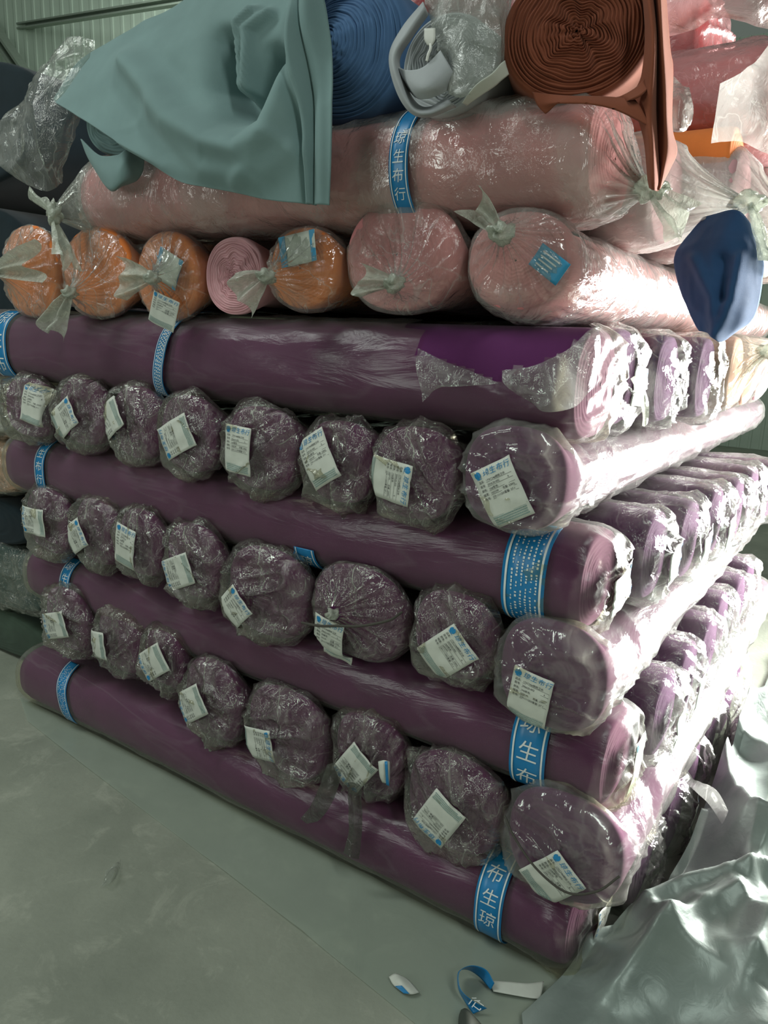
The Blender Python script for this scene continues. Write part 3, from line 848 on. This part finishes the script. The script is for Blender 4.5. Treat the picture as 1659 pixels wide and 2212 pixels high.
ext = settle([measure(e[0], -0.05) for e in OROW], 0.010)
OR = []
for i, (bb, mat, kp, tp, label) in enumerate(OROW):
    y0, y1, z0, z1 = ext[i]; seed = 1500+i*23
    zc = (z0+z1)/2; a = (y1-y0)/2; b = (z1-z0)/2*0.95
    z0b = zc-b
    xf = -0.05
    r = Roll('fabric_roll', ' '.join(label.split()[:16]), 'fabric roll', (xf+0.03, (y0+y1)/2, zc), a, b, 2.2 if i < 6 else 3.0, yaw=YAW_R, n=2.2, seed=seed,
             wob=0.15, inner=(INNER['O'][0]-zc, (INNER['O'][1]+0.02*(i == 6))/b))
    OR.append(r)
    if kp is None:
        r.cloth(mat, turns=17, per=5, nth=128, wobble=0.42, ridge_h=0.009, cone=-0.01)
        continue
    r.cloth(mat, turns=14, per=3, nth=64, wobble=0.2)
    k = r.local(at(kp[0], kp[1], 0, xf-0.07)); t = r.local(at(tp[0], tp[1], 0, xf-0.10))
    r.bag(BAGW if i == 6 else BAG, (k[0], -0.085, k[2]), tail=(t[0], -0.12, t[2]), amp=0.013, tailw=0.085 if i < 5 else 0.05, knot_r=0.020 if i < 6 else 0.024)
slip(OR[2], 0.03, 0.02, 0.10, 0.09, -25); slip(OR[4], 0.0, 0.045, 0.12, 0.075, 8); slip(OR[6], 0.08, -0.01, 0.075, 0.05, -35, blue=True)
# stock tag hanging below the third orange roll
r = OR[2]
r.amp = 0.0
def tag_place(U):
    c = at(352, 672, 0, -0.075); rot = R(-20); w = 0.105
    u = (U[..., 0]-0.5)*w; v = (U[..., 1]-0.68)*w*0.62
    y = c[1]-(u*math.cos(rot)-v*math.sin(rot)); z = c[2]+u*math.sin(rot)+v*math.cos(rot)
    return r.local(np.stack([np.full_like(y, c[0])-0.006*np.sin(U[..., 0]*5)-(U[..., 2] if U.shape[-1] > 2 else 0), y, z], -1))
g = np.stack(np.meshgrid(np.linspace(0, 1, 10), np.linspace(0, 1.36, 10), indexing='ij'), -1)
tg = gridobj('label', tag_place(g), PAPER, r.root, thick=0.0008)
for nm, (V, T), mt in (('blue_lettering', ART[0], BLUEINK), ('black_lettering', ART[1], INK), ('fine_print', ART[2], FINEINK)):
    obj(nm, mesh_of(nm, tag_place(np.concatenate([V, np.full((len(V), 1), 0.0016)], 1)), T, False), mt, tg)

# ------------------------------------------------------------------ long bagged rolls lying across them (axis world Y)
def local_of(r, px, py, axis, val): return r.local(at(px, py, axis, val))
c1 = Roll('fabric_roll', 'long pink fabric roll in clear bag with blue lettered band, lying across bagged row', 'fabric roll', (0.105, 0.13, 1.880), 0.150, 0.122, 1.62, n=2.2, seed=2001, pitch=R(0.5))
c1.cloth(PINK, turns=14, nth=72)
k = local_of(c1, 1385, 412, 0, 0.07); t = local_of(c1, 1480, 475, 0, 0.10)
c1.bag(BAGW, (k[0], k[1], k[2]), tail=(t[0], t[1], t[2]), amp=0.016, bodyamp=0.009, tailw=0.11, knot_r=0.028, bulge=1.7)
c1.band(0.41, 0.050, 95, 250, flip=True, off=0.018, chars='琼生布行', latin='QIONGSHENG', start=0.16)
# its far end: film drawn together to a knot that hangs in front
def gathered(name, parent_roll, yl, knotp, seed, mat):
    th = np.linspace(0, 2*math.pi, 110, endpoint=False)
    sx, sz = parent_roll.sec(th, 0.01); kp = parent_roll.local(knotp)
    pl = np.sin(th*13+2*np.sin(th*3))+0.6*np.sin(th*29)
    rows = []
    for t in np.linspace(0, 1, 26):
        w = t**1.15
        P = np.stack([sx*(1-w)+(kp[0]+0.012*np.cos(th))*w, np.full(110, yl*(1-w)+kp[1]*w), sz*(1-w)+(kp[2]+0.012*np.sin(th))*w], -1)
        d = 0.010*pl*(t*(1-t))**0.6 + 0.014*(crumple(P, 9, seed)-0.3)*(1-t)
        P[:, 0] += np.cos(th)*d; P[:, 2] += np.sin(th)*d
        rows.append(P)
    return gridobj(name, np.array(rows), mat, parent_roll.root, wv=True)
kw = at(118, 462, 0, -0.09)
gathered('plastic_bag', c1, 1.60, kw, 2003, BAG)
def lump(name, c, r, seed, mat, parent, roll, sc=(1, 1, 1)):
    u = np.linspace(0, math.pi, 14); v = np.linspace(0, 2*math.pi, 24, endpoint=False)
    U, Vv = np.meshgrid(u, v, indexing='ij')
    D = np.stack([np.sin(U)*np.cos(Vv), np.sin(U)*np.sin(Vv), np.cos(U)], -1)
    rr_ = r*(1+0.22*np.sin(Vv*3+U*5)+0.25*vn(D*2.4, 1, seed))
    P = D*rr_[..., None]*sc + np.array(c)
    if roll is not None: P = roll.local(P)
    return gridobj(name, P, mat, parent, wv=True)
lump('knot', kw, 0.024, 5, KNOT, c1.root, c1, (0.9, 0.9, 1.3))
film_tail('bag_tail', c1.root, c1.local(kw-[0, 0, 0.02]), c1.local(at(148, 560, 0, -0.115)), 0.075, 9)
film_tail('bag_tail', c1.root, c1.local(kw), c1.local(at(85, 420, 0, -0.08)), 0.06, 12)

c2 = Roll('fabric_roll', 'fabric roll in milky white bag with thick twisted knot, above the dark blue cloth', 'fabric roll', (0.46, 0.10, 1.870), 0.150, 0.125, 1.55, n=2.2, seed=2051, wob=0.3)
c2.cloth(PALEPINK, turns=10)
k = local_of(c2, 1598, 440, 0, 0.44); t = local_of(c2, 1665, 560, 0, 0.46)
c2.bag(MILKY, (k[0], k[1], k[2]), tail=(t[0], t[1], t[2]), amp=0.018, bodyamp=0.008, tailw=0.12, knot_r=0.030, bulge=1.5)
c3 = Roll('fabric_roll', 'fabric roll in white bag, rightmost of the long bagged rolls', 'fabric roll', (0.84, 0.0, 1.90), 0.150, 0.140, 1.5, n=2.2, seed=2071, wob=0.3)
c3.cloth(PALEPINK, turns=8)
c3.bag(MILKY, (0.03, -0.15, -0.05), amp=0.018, bodyamp=0.008, knot_r=0.028, bulge=1.8)
c4 = Roll('fabric_roll', 'bright orange fabric roll peeking out between two milky white bags', 'fabric roll', tuple(at(1600, 335, 1, 0.02)), 0.10, 0.07, 1.3, n=2.3, seed=2081, wob=0.3)
c4.cloth(ORANGE, turns=8)

for x, y, z, a, b, cm, fm, label in [(1.20, -0.06, 1.90, 0.15, 0.14, PALEPINK, MILKY, 'white bagged roll beyond the rightmost twisted knot, behind the dark blue cloth'),
                                     (1.56, -0.10, 1.90, 0.15, 0.14, PALEPINK, MILKY, 'white bagged roll farthest along the sunlit side, at the right edge'),
                                     (1.02, -0.04, 2.19, 0.25, 0.14, PINK, PINKFILM, 'pink roll in pink film at the upper right corner')]:
    r = Roll('fabric_roll', label, 'fabric roll', (x, y, z), a, b, 1.3, n=2.2, seed=2080+int(x*10), wob=0.3)
    r.cloth(cm, turns=8); r.bag(fm, (0.02, -0.12, -0.03), amp=0.018, bodyamp=0.008, knot_r=0.028, bulge=1.8)

# peach rolls at the end of the topmost purple row, on the sunlit side
for j, (x, kp, label) in enumerate([(1.245, (1602, 757), 'peach fabric roll in clear bag with knot, next to the last purple roll end'), (1.545, (1668, 715), 'peach fabric roll in clear bag, second of the two peach ends'), (1.85, (1720, 720), 'white bagged roll end past the peach ones at the right edge')]):
    r = Roll('fabric_roll', label, 'fabric roll', (x, 0.015, 1.425), 0.128, 0.122, 2.2, n=2.3, seed=2100+j*11, wob=0.3)
    r.cloth(PEACH if j < 2 else PALEPINK, turns=10)
    k = local_of(r, kp[0], kp[1], 0, x-0.03)
    r.bag(MILKY if j else BAG, (max(-0.1, min(0.1, k[0])), min(-0.07, k[1]), max(-0.1, min(0.1, k[2]))), amp=0.014, knot_r=0.026, tail=(0.05, -0.16, -0.07), tailw=0.10)

# ------------------------------------------------------------------ loose rolls thrown on top
def xroll(label, bb, xf, mat, L=1.6, n=2.2, seed=0, name='fabric_roll', turn=0.0, **kw):
    y0, y1, z0, z1 = measure(bb, xf)
    return Roll(name, label, 'fabric roll', (xf+0.02, (y0+y1)/2, (z0+z1)/2), (y1-y0)/2, (z1-z0)/2, L, yaw=YAW_R+R(turn), n=n, seed=seed, **kw)

blue = xroll('blue unwrapped fabric roll with layered edge, half covered by teal cloth', (622, 862, -60, 262), -0.03, BLUE, L=0.5, seed=2201, wob=0.4)
blue.cloth(BLUE, turns=22, per=4, nth=140, wobble=0.05, ridge_h=0.010, cone=0.09, rim=0.02)

grey = xroll('light grey fabric roll with layered end in torn grey plastic, beside brown roll', (850, 1040, 10, 240), -0.09, GREY, L=0.5, seed=2221, wob=0.4, n=2.1)
grey.cloth(GREY, turns=15, per=5, nth=128, wobble=0.5, ridge_h=0.010, cone=-0.02)
# loose outer turn of cloth, like a collar standing off the end
px_patch('outer_turn', [[(915, 5, -.10), (870, 60, -.12), (842, 120, -.13), (855, 190, -.13), (885, 240, -.13), (925, 252, -.12), (985, 230, -.10)],
                        [(918, 15, -.13), (880, 70, -.155), (850, 125, -.17), (865, 190, -.17), (892, 236, -.16), (926, 244, -.15), (975, 222, -.13)],
                        [(925, 30, -.10), (890, 80, -.12), (862, 130, -.12), (878, 188, -.12), (902, 226, -.12), (930, 232, -.11), (965, 212, -.09)]], GREY, grey.root, nu=24, nv=60, thick=0.004, roll=grey)
px_patch('outer_turn', [[(848, 140, -.13), (880, 152, -.16), (915, 146, -.165), (952, 110, -.15)], [(870, 170, -.13), (895, 190, -.17), (930, 185, -.175), (975, 150, -.15)], [(880, 190, -.11), (905, 212, -.145), (945, 205, -.15), (990, 180, -.12)]], GREY, grey.root, nu=30, nv=40, thick=0.004, roll=grey)
px_patch('plastic_wrap', [[(915, -40, -.08), (960, -60, -.10), (1020, -60, -.10), (1090, -50, -.06), (1110, -40, .05)], [(925, 20, -.10), (965, 40, -.13), (1020, 30, -.13), (1085, 40, -.09), (1105, 50, .05)],
                          [(945, 80, -.12), (985, 100, -.15), (1030, 100, -.14), (1085, 110, -.10), (1105, 110, .05)], [(955, 130, -.12), (1000, 150, -.15), (1040, 160, -.14), (1080, 150, -.10), (1100, 145, .05)],
                          [(968, 205, -.12), (1000, 215, -.14), (1030, 205, -.13), (1065, 180, -.10), (1095, 160, .05)]], GREYFILM, grey.root, nu=60, nv=50, amp=0.03, seed=3, roll=grey, freq=10)
px_patch('torn_flap', [[(1090, 130, -.12), (1060, 160, -.15), (1025, 185, -.16), (998, 222, -.14)], [(1098, 160, -.10), (1070, 185, -.12), (1040, 205, -.13), (1008, 228, -.12)]], PAPER, grey.root, nu=10, nv=24, amp=0.006, roll=grey, thick=0.001)
px_patch('price_tag', [[(917, 62, -.15), (940, 61, -.15)], [(917, 85, -.152), (940, 84, -.152)], [(924, 98, -.15), (935, 97, -.15)]], flat('white_card', (0.62, 0.62, 0.58), 0.5), grey.root, nu=10, nv=6, thick=0.003, roll=grey)
tube('tag_string', [at(*p) for p in ((930, 96, 0, -.15), (930, 106, 0, -.16), (925, 118, 0, -.165), (922, 132, 0, -.165))], 0.003, flat('white_cord', (0.7, 0.7, 0.66), 0.5), grey.root, roll=grey, n=16)

brown = xroll('rust brown unwrapped fabric roll with layered wavy spiral end, on top of pink roll', (1090, 1402, -108, 205), -0.06, BROWN, L=0.38, turn=20, seed=2251, wob=0.25, n=2.1)
brown.cloth(BROWN, turns=22, per=6, nth=220, wobble=0.34, ridge_h=0.010, cone=-0.015, rim=0.015, dome=0.02)
def pleat(k, n): return -0.02*(1 if k % 2 else -1)
px_patch('hanging_fold', [[(1388, -30, .02), (1398, -30, -.03), (1412, -30, .01), (1424, -20, -.02), (1436, -20, .06)], [(1395, 70, .00), (1410, 75, -.05), (1420, 70, -.01), (1430, 80, -.03), (1446, 105, .08)],
                          [(1388, 160, -.02), (1408, 165, -.06), (1420, 165, -.01), (1436, 180, -.03), (1452, 150, .08)], [(1370, 215, -.02), (1402, 240, -.06), (1420, 240, -.01), (1438, 255, -.03), (1450, 270, .06)],
                          [(1392, 300, -.04), (1408, 310, -.07), (1420, 305, -.02), (1440, 320, -.03), (1461, 325, .04)], [(1400, 380, -.05), (1411, 385, -.07), (1425, 380, -.02), (1432, 370, -.03), (1448, 360, .02)],
                          [(1404, 405, -.05), (1412, 410, -.06), (1418, 412, -.03), (1424, 408, -.03), (1430, 395, 0.0)]], BROWN, brown.root, nu=50, nv=50, thick=0.004, roll=brown)
px_patch('hanging_fold', [[(1150, 200, -.05), (1220, 208, -.06), (1300, 210, -.06), (1370, 215, -.05)], [(1160, 225, -.06), (1215, 222, -.075), (1300, 224, -.075), (1385, 235, -.06)], [(1178, 246, -.06), (1230, 212, -.07), (1330, 236, -.075), (1405, 275, -.06)]], BROWN, brown.root, nu=20, nv=40, thick=0.004, roll=brown)
px_patch('hanging_fold', [[(1330, 210, -.03), (1350, 205, -.05), (1375, 190, -.05), (1395, 170, -.04)], [(1345, 222, -.04), (1365, 215, -.07), (1385, 205, -.07), (1402, 190, -.05)]], BROWN, brown.root, nu=14, nv=24, thick=0.004, roll=brown)

red = Roll('fabric_roll', 'red fabric roll in pink film, right of the brown roll', 'fabric roll', tuple(at(1538, 118, 1, 0.20)), 0.20, 0.135, 0.34, n=2.6, seed=2301, wob=0.4)
red.cloth(RED, turns=8, nth=72, ridge_h=0.002)
red.wrap(PINKFILM, amp=0.02, bodyamp=0.01, gap=0.02)
px_patch('film_sheet', [[(1400, -60, .20), (1470, -60, .18), (1560, -60, .18), (1640, -60, .2), (1720, -60, .3)], [(1420, 40, .25), (1480, 40, .22), (1560, 20, .22), (1640, 20, .25), (1720, 20, .35)], [(1430, 85, .30), (1500, 65, .28), (1560, 40, .27), (1640, 60, .30), (1720, 80, .4)]], PINKFILM, red.root, amp=0.03, nu=30, nv=50, freq=7, roll=red)

sheet = thing('plastic_sheet', 'torn milky white plastic sheet draped below the red roll', 'plastic sheet', tuple(at(1600, 310, 0, 0.5)))
_o = np.array(sheet.location)
class _At:          # gives px_patch a place to convert to
    def __init__(s, o): s.o = np.array(o)
    def local(s, W): return np.asarray(W)-s.o
px_patch('film', [[(1555, 180, .50), (1590, 165, .47), (1625, 140, .46), (1660, 95, .47), (1720, 30, .5)], [(1553, 205, .48), (1590, 215, .44), (1625, 215, .43), (1660, 200, .45), (1720, 190, .5)],
                  [(1545, 260, .47), (1585, 270, .43), (1625, 275, .42), (1665, 280, .45), (1720, 280, .5)], [(1537, 311, .48), (1570, 309, .46), (1605, 308, .44), (1650, 330, .45), (1720, 350, .5)]], MILKY, sheet, amp=0.03, nu=50, nv=50, roll=_At(_o), freq=9)
px_patch('film', [[(1452, 160, .30), (1475, 185, .28), (1490, 190, .32)], [(1442, 215, .26), (1470, 225, .23), (1495, 215, .3)], [(1444, 270, .24), (1470, 275, .22), (1500, 240, .3)], [(1448, 285, .26), (1475, 285, .25), (1492, 270, .3)]], BAG, sheet, amp=0.02, nu=30, nv=24, roll=_At(_o), freq=12)

# pink roll in film behind the blue one
pk = xroll('pink fabric roll in pink film, behind the blue roll', (700, 960, -160, 70), 0.5, PINK, L=1.2, seed=2331, wob=0.4)
pk.cloth(RED, turns=8); pk.wrap(PINKFILM, amp=0.02, bodyamp=0.01)

# ------------------------------------------------------------------ teal roll and its long loose cloth
teal = xroll('dusty teal fabric roll with long loose cloth draped over the pink roll', (160, 345, 150, 332), -0.06, TEAL, seed=2401, L=1.3, wob=0.3)
teal.cloth(TEAL, turns=12, per=5, nth=110, wobble=0.4, ridge_h=0.010)
D = [0.02, -0.06, -0.10, -0.13, -0.145, -0.14]
net = [[(116, 214), (165, 140), (250, 85), (345, 35), (450, -30), (560, -70), (640, -70), (716, -70)],
       [(120, 222), (180, 185), (265, 150), (355, 110), (450, 70), (560, 40), (650, 30), (717, 20)],
       [(150, 240), (220, 235), (300, 222), (385, 205), (470, 190), (570, 165), (652, 150), (718, 130)],
       [(195, 268), (262, 290), (335, 300), (410, 305), (490, 295), (580, 275), (655, 255), (717, 230)],
       [(245, 302), (300, 330), (360, 352), (425, 368), (500, 372), (585, 360), (657, 345), (716, 335)],
       [(268, 320), (325, 352), (390, 392), (450, 405), (520, 418), (580, 432), (658, 440), (713, 444)]]
net = [[(x, y, D[i]) for (x, y) in row] for i, row in enumerate(net)]
px_patch('loose_cloth', net, TEAL, teal.root, nu=130, nv=170, thick=0.004, roll=teal, bumps=[
    ([(300, 140), (400, 260), (470, 310), (540, 328), (600, 285), (645, 170), (690, 0)], 0.060, 34),
    ([(350, 250), (450, 365), (560, 385), (630, 330)], 0.022, 28),
    ([(490, 90), (488, 190), (515, 240), (560, 215), (600, 130)], -0.10, 27),
    ([(560, 30), (528, 60), (512, 130), (510, 190)], 0.045, 11), ([(590, 30), (545, 70), (540, 120), (532, 190)], 0.030, 9),
    ([(500, 75), (490, 120), (488, 180)], -0.040, 10),
    ([(640, 120), (655, 300), (662, 440)], -0.014, 9), ([(662, 0), (666, 200), (668, 445)], 0.020, 5), ([(676, 0), (678, 200), (674, 440)], -0.016, 4), ([(695, 0), (698, 440)], 0.010, 10),
    ([(330, 60), (420, 150), (470, 240)], 0.012, 30), ([(600, 300), (560, 360), (520, 400)], 0.010, 16)], amp=0.006, freq=5, seed=5)
px_patch('loose_loop', [[(175, 300, -.07), (215, 335, -.10), (255, 335, -.12), (275, 325, -.11), (312, 345, -.07)], [(188, 335, -.07), (220, 370, -.11), (250, 375, -.13), (273, 355, -.12), (308, 370, -.07)],
                        [(205, 365, -.07), (225, 395, -.10), (245, 405, -.12), (268, 390, -.12), (296, 388, -.07)], [(222, 392, -.08), (235, 408, -.09), (246, 412, -.10), (262, 402, -.10), (280, 396, -.07)]], TEAL, teal.root, nu=30, nv=40, thick=0.004, roll=teal)

# dark blue cloth hanging on the sunlit side
navy = thing('hanging_cloth', 'dark blue cloth hanging below the milky bags on the sunlit side', 'cloth', tuple(at(1555, 740, 0, 0.36)))
px_patch('cloth', [[(1520, 470, .42), (1550, 462, .40), (1590, 455, .38), (1615, 478, .40), (1636, 520, .44)], [(1462, 545, .42), (1505, 535, .37), (1560, 530, .33), (1612, 535, .35), (1648, 562, .43)], [(1463, 600, .40), (1510, 600, .34), (1560, 600, .31), (1606, 605, .33), (1642, 630, .42)],
                   [(1485, 660, .39), (1520, 662, .34), (1560, 665, .31), (1600, 665, .33), (1632, 672, .41)], [(1503, 700, .38), (1528, 705, .35), (1552, 706, .32), (1588, 705, .34), (1618, 696, .40)], [(1512, 714, .38), (1530, 718, .36), (1546, 728, .33), (1560, 738, .35), (1588, 716, .39)]], NAVY, navy, nu=60, nv=50, thick=0.005, roll=_At(navy.location),
         bumps=[([(1500, 560), (1540, 640), (1545, 720)], 0.02, 12), ([(1600, 560), (1580, 650), (1550, 735)], 0.03, 14), ([(1560, 560), (1565, 640)], -0.02, 14)], amp=0.008)

# ------------------------------------------------------------------ piles beyond the far end of the stack
def pile(label, bb, xf, mat, film, L=1.2, seed=0, n=2.4, crum=0.02, name='fabric_roll'):
    y0, y1, z0, z1 = measure(bb, xf); z0 = max(z0, 0.01)
    r = Roll(name, label, 'sacking' if name != 'fabric_roll' else 'fabric roll', (xf+0.02, (y0+y1)/2, (z0+z1)/2), (y1-y0)/2*0.97, (z1-z0)/2*0.97, L, yaw=YAW_R, n=n, seed=seed, wob=0.25)
    r.cloth(mat, turns=8, nth=64, ridge_h=0.003)
    if film is not None: r.wrap(film, amp=crum, bodyamp=0.008, gap=0.012)
    return r
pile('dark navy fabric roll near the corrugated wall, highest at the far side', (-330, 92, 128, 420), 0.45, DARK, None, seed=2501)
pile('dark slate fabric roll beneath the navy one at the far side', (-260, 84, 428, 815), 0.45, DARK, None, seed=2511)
pile('pale grey film-wrapped roll end at the left edge beside the tagged row', (-130, 22, 822, 938), 0.12, GREY, WRAP, seed=2521)
pile('peach film-wrapped roll at the left edge beside the purple stack', (-150, 44, 940, 1062), 0.14, PEACH, WRAP, seed=2531)
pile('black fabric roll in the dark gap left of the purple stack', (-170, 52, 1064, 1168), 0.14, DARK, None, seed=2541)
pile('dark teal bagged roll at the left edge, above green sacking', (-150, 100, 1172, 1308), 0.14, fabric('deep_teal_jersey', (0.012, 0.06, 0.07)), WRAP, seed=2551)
pile('dark green sacking bundle on the floor at the left edge', (-160, 92, 1312, 1500), 0.14, DEEPGREEN, None, seed=2561, n=2.8, name='sack_bundle')
cb = thing('plastic_bag', 'loose clear plastic bag hanging in front of the dark rolls', 'plastic bag', tuple(at(100, 400, 0, 0.0)))
px_patch('film', [[(40, 235, .06), (80, 160, .04), (120, 110, .03), (165, 82, .03), (210, 90, .05)], [(5, 265, .03), (55, 225, -.02), (110, 180, -.04), (160, 150, -.03), (205, 140, .02)], [(-20, 300, .02), (40, 290, -.04), (95, 270, -.06), (150, 250, -.03), (190, 220, .02)],
                  [(0, 350, .02), (45, 350, -.03), (95, 345, -.05), (130, 330, -.03), (160, 320, .02)], [(50, 395, .02), (70, 405, -.01), (95, 412, -.02), (115, 405, -.01), (135, 395, .02)]], BAG, cb, amp=0.035, nu=60, nv=60, freq=8, roll=_At(cb.location))

# ------------------------------------------------------------------ things on the floor
def make_tarp():
    m, nt, out = newmat('silver_tarpaulin'); L = nt.links.new
    tc = N(nt, 'TexCoord'); n1 = N(nt, 'TexNoise', i_Scale=5.0, i_Detail=6.0); L(tc.outputs['Object'], n1.inputs['Vector'])
    r1 = ramp(nt, [(0.35, (0.22, 0.265, 0.245)), (0.65, (0.29, 0.34, 0.315))]); L(n1.outputs[0], r1.inputs[0])
    n2 = N(nt, 'TexNoise', i_Scale=26.0, i_Detail=6.0, i_Distortion=1.0); L(tc.outputs['Object'], n2.inputs['Vector'])
    bp = N(nt, 'Bump', i_Strength=0.10, i_Distance=0.02); L(n2.outputs[0], bp.inputs['Height'])
    b = N(nt, 'BsdfPrincipled', i_Roughness=0.40, i_Metallic=0.25); L(r1.outputs[0], b.inputs['Base Color']); L(bp.outputs[0], b.inputs['Normal'])
    L(b.outputs[0], out.inputs[0])
    nx, ny = 320, 210
    xs = np.linspace(-0.28, 2.6, nx)
    yb = np.interp(xs, [-0.28, -0.19, 0.05, 0.16, 0.3, 0.5, 0.8, 1.2, 1.7, 2.6], [0.0, 0.05, -0.02, -0.09, -0.13, -0.15, -0.155, -0.155, -0.155, -0.155])
    v = np.linspace(0, 1, ny)**1.3
    X = np.repeat(xs[:, None], ny, 1); Y = yb[:, None] + (-1.15-yb[:, None])*v[None, :]
    def fl(*p): return [tuple(at(a, b, 2, h)[:2]) for a, b, h in p]
    Q = np.stack([X, Y], -1); Z = np.full(X.shape, 0.012)
    def rid(line, h, w, sharp=1.0, taper=True):
        nonlocal Z
        d, t = polydist(Q, line); d = np.sqrt(d*d+0.018**2)-0.018
        e = np.minimum(1, np.minimum(t, 1-t)*5+0.35) if taper else 1
        Z = Z + h*e*np.exp(-(d/w)**(1.15*sharp))
    rid(fl((1250, 2085, .03), (1300, 2025, .04), (1348, 1968, .04)), 0.045, 0.022)
    rid(fl((1340, 2030, .08), (1440, 1975, .12), (1560, 1950, .14), (1700, 1935, .14)), 0.15, 0.055, 0.7)
    rid(fl((1380, 1930, .05), (1450, 1830, .10), (1500, 1760, .12)), 0.10, 0.07, 0.8)
    rid(fl((1400, 2130, .04), (1500, 2060, .06), (1600, 2040, .06)), 0.07, 0.05, 0.7)
    rid(fl((1560, 1560, .24), (1575, 1680, .24), (1610, 1790, .22), (1690, 1840, .2)), 0.22, 0.07, 0.75)
    rid(fl((1545, 1620, .1), (1600, 1520, .2), (1690, 1500, .2)), 0.20, 0.10, 0.8)
    rid(fl((1490, 1690, .05), (1530, 1610, .1), (1590, 1500, .1)), 0.10, 0.06, 0.8)
    rid(fl((1600, 2212, .03), (1640, 2100, .06), (1700, 2040, .1)), 0.09, 0.05, 0.8)
    rid(fl((1300, 2200, .02), (1380, 2140, .03), (1430, 2080, .03)), 0.04, 0.03, 0.8)
    P3 = np.stack([X, Y, X*0], -1)
    g = np.clip((yb[:, None]-Y)/0.15, 0.15, 1)
    Z = Z + g*(0.085*(ridge(P3+0.08*vn(P3, 3, 90)[..., None], 2.1, 91))**1.3 + 0.022*ridge(P3, 5.5, 92) + 0.004*ridge(P3, 13, 93) + 0.04*vn(P3, 1.8, 94)+0.02)
    Z = np.maximum(Z, 0.004)
    o = gridobj('tarpaulin', np.stack([X, Y, Z], -1), m, thick=0.002)
    tag(o, 'crumpled silver-grey tarpaulin on the floor beside the sunlit side of stack', 'tarpaulin')
make_tarp()

def make_floor_film():
    m = plastic('floor_film', haze=0.42, edge=0.1, hazecol=(0.62, 0.70, 0.62), bump=0.12, scale=5, rough=0.25, gloss=0.6, crease=0.0, layer=0.05)
    e = [at(60, 1560, 2, 0), at(180, 1655, 2, 0), at(400, 1820, 2, 0), at(600, 1975, 2, 0), at(830, 2160, 2, 0), at(1000, 2300, 2, 0)]
    E = catmull(np.array(e), 80)
    t = np.linspace(0, 1, 30)
    far = np.stack([np.full(80, -0.02), np.linspace(2.35, -0.1, 80), np.zeros(80)], -1)
    P = E[:, None, :]*(1-t)[None, :, None] + far[:, None, :]*t[None, :, None]
    P[..., 2] = 0.003 + 0.004*np.maximum(0, vn(P, 5, 71)) + 0.006*ridge(P, 2.3, 72)**4
    o = gridobj('floor_sheet', P, m)
    tag(o, 'thin translucent plastic sheet laid on the floor along the stack', 'plastic sheet')
make_floor_film()

def floor_pts(*p): return np.array([at(a, b, 2, h) for a, b, h in p])
sc1 = thing('paper_scrap', 'torn white paper scrap with a blue printed corner on the floor', 'paper scrap', tuple(at(870, 2125, 2, 0)))
px_patch('paper', [[(840, 2110, .012), (855, 2103, .018), (876, 2112, .012)], [(850, 2128, .010), (868, 2122, .020), (888, 2122, .012)], [(872, 2146, .008), (890, 2148, .012), (906, 2144, .010)]], PAPER, sc1, axis=2, nu=12, nv=12, thick=0.001, roll=_At(sc1.location), push=(0, 0, 1))
px_patch('printed_corner', [[(853, 2130, .013), (868, 2129, .019)], [(872, 2146, .011), (885, 2147, .014)]], BAND, sc1, axis=2, nu=6, nv=6, thick=0.001, roll=_At(sc1.location), push=(0, 0, 1))
sc2 = thing('tape_strip', 'curled strip of blue printed tape with white backing on the floor', 'tape', tuple(at(1000, 2140, 2, 0)))
px_patch('blue_tape', [[(1060, 2138, .015), (1068, 2124, .03)], [(1035, 2110, .02), (1050, 2095, .05)], [(1010, 2095, .025), (1018, 2086, .06)], [(990, 2100, .025), (992, 2100, .065)], [(990, 2135, .02), (994, 2135, .055)], [(1005, 2165, .012), (1018, 2160, .04)], [(1022, 2190, .010), (1052, 2178, .018)]], BAND, sc2, axis=2, nu=50, nv=8, thick=0.001, roll=_At(sc2.location), push=(0, 0, 1))
px_patch('white_backing', [[(1055, 2118, .02), (1066, 2142, .012)], [(1100, 2121, .02), (1110, 2150, .012)], [(1140, 2124, .018), (1145, 2156, .010)], [(1175, 2120, .012), (1168, 2158, .008)]], PAPER, sc2, axis=2, nu=24, nv=8, thick=0.001, roll=_At(sc2.location), push=(0, 0, 1))
art = Flat2D(); V, T = text2d('行', 0.032, 0.2)
V = V-(V.max(0)+V.min(0))/2
b0 = at(1028, 2172, 2, 0.034); e1 = at(1046, 2190, 2, 0.026)-b0; e1 /= np.linalg.norm(e1); e2 = np.cross([0, 0, 1.0], e1)
obj('white_lettering', mesh_of('white_lettering', (b0+V[:, :1]*-e2*1.0+V[:, 1:]*-e1+[0, 0, 0.004])-np.array(sc2.location), T, False), BANDWHITE, sc2)
dk = thing('dark_flap', 'dark grey-green rounded flap on the floor below the blue tape', 'flap', tuple(at(1015, 2205, 2, 0)))
px_patch('flap', [[(990, 2260, .0), (1000, 2260, .05), (1030, 2260, .05), (1060, 2250, .0)], [(992, 2200, .005), (1002, 2195, .05), (1020, 2200, .05), (1040, 2215, .005)], [(997, 2182, .004), (1004, 2179, .03), (1010, 2182, .03), (1020, 2192, .004)]], flat('dark_rubber', (0.05, 0.06, 0.05), 0.7), dk, axis=2, nu=20, nv=16, thick=0.003, roll=_At(dk.location), push=(0, 0, 1))
sc3 = px_patch('film_scrap', [[(228, 1882, .004), (250, 1862, .02), (262, 1858, .004)], [(225, 1900, .006), (246, 1888, .03), (258, 1880, .006)], [(220, 1915, .004), (235, 1910, .02), (250, 1900, .004)]], BAG, None, axis=2, nu=20, nv=20, amp=0.012, push=(0, 0, 1), freq=30)
tag(sc3, 'small crumpled scrap of clear film on the bare floor', 'film scrap')
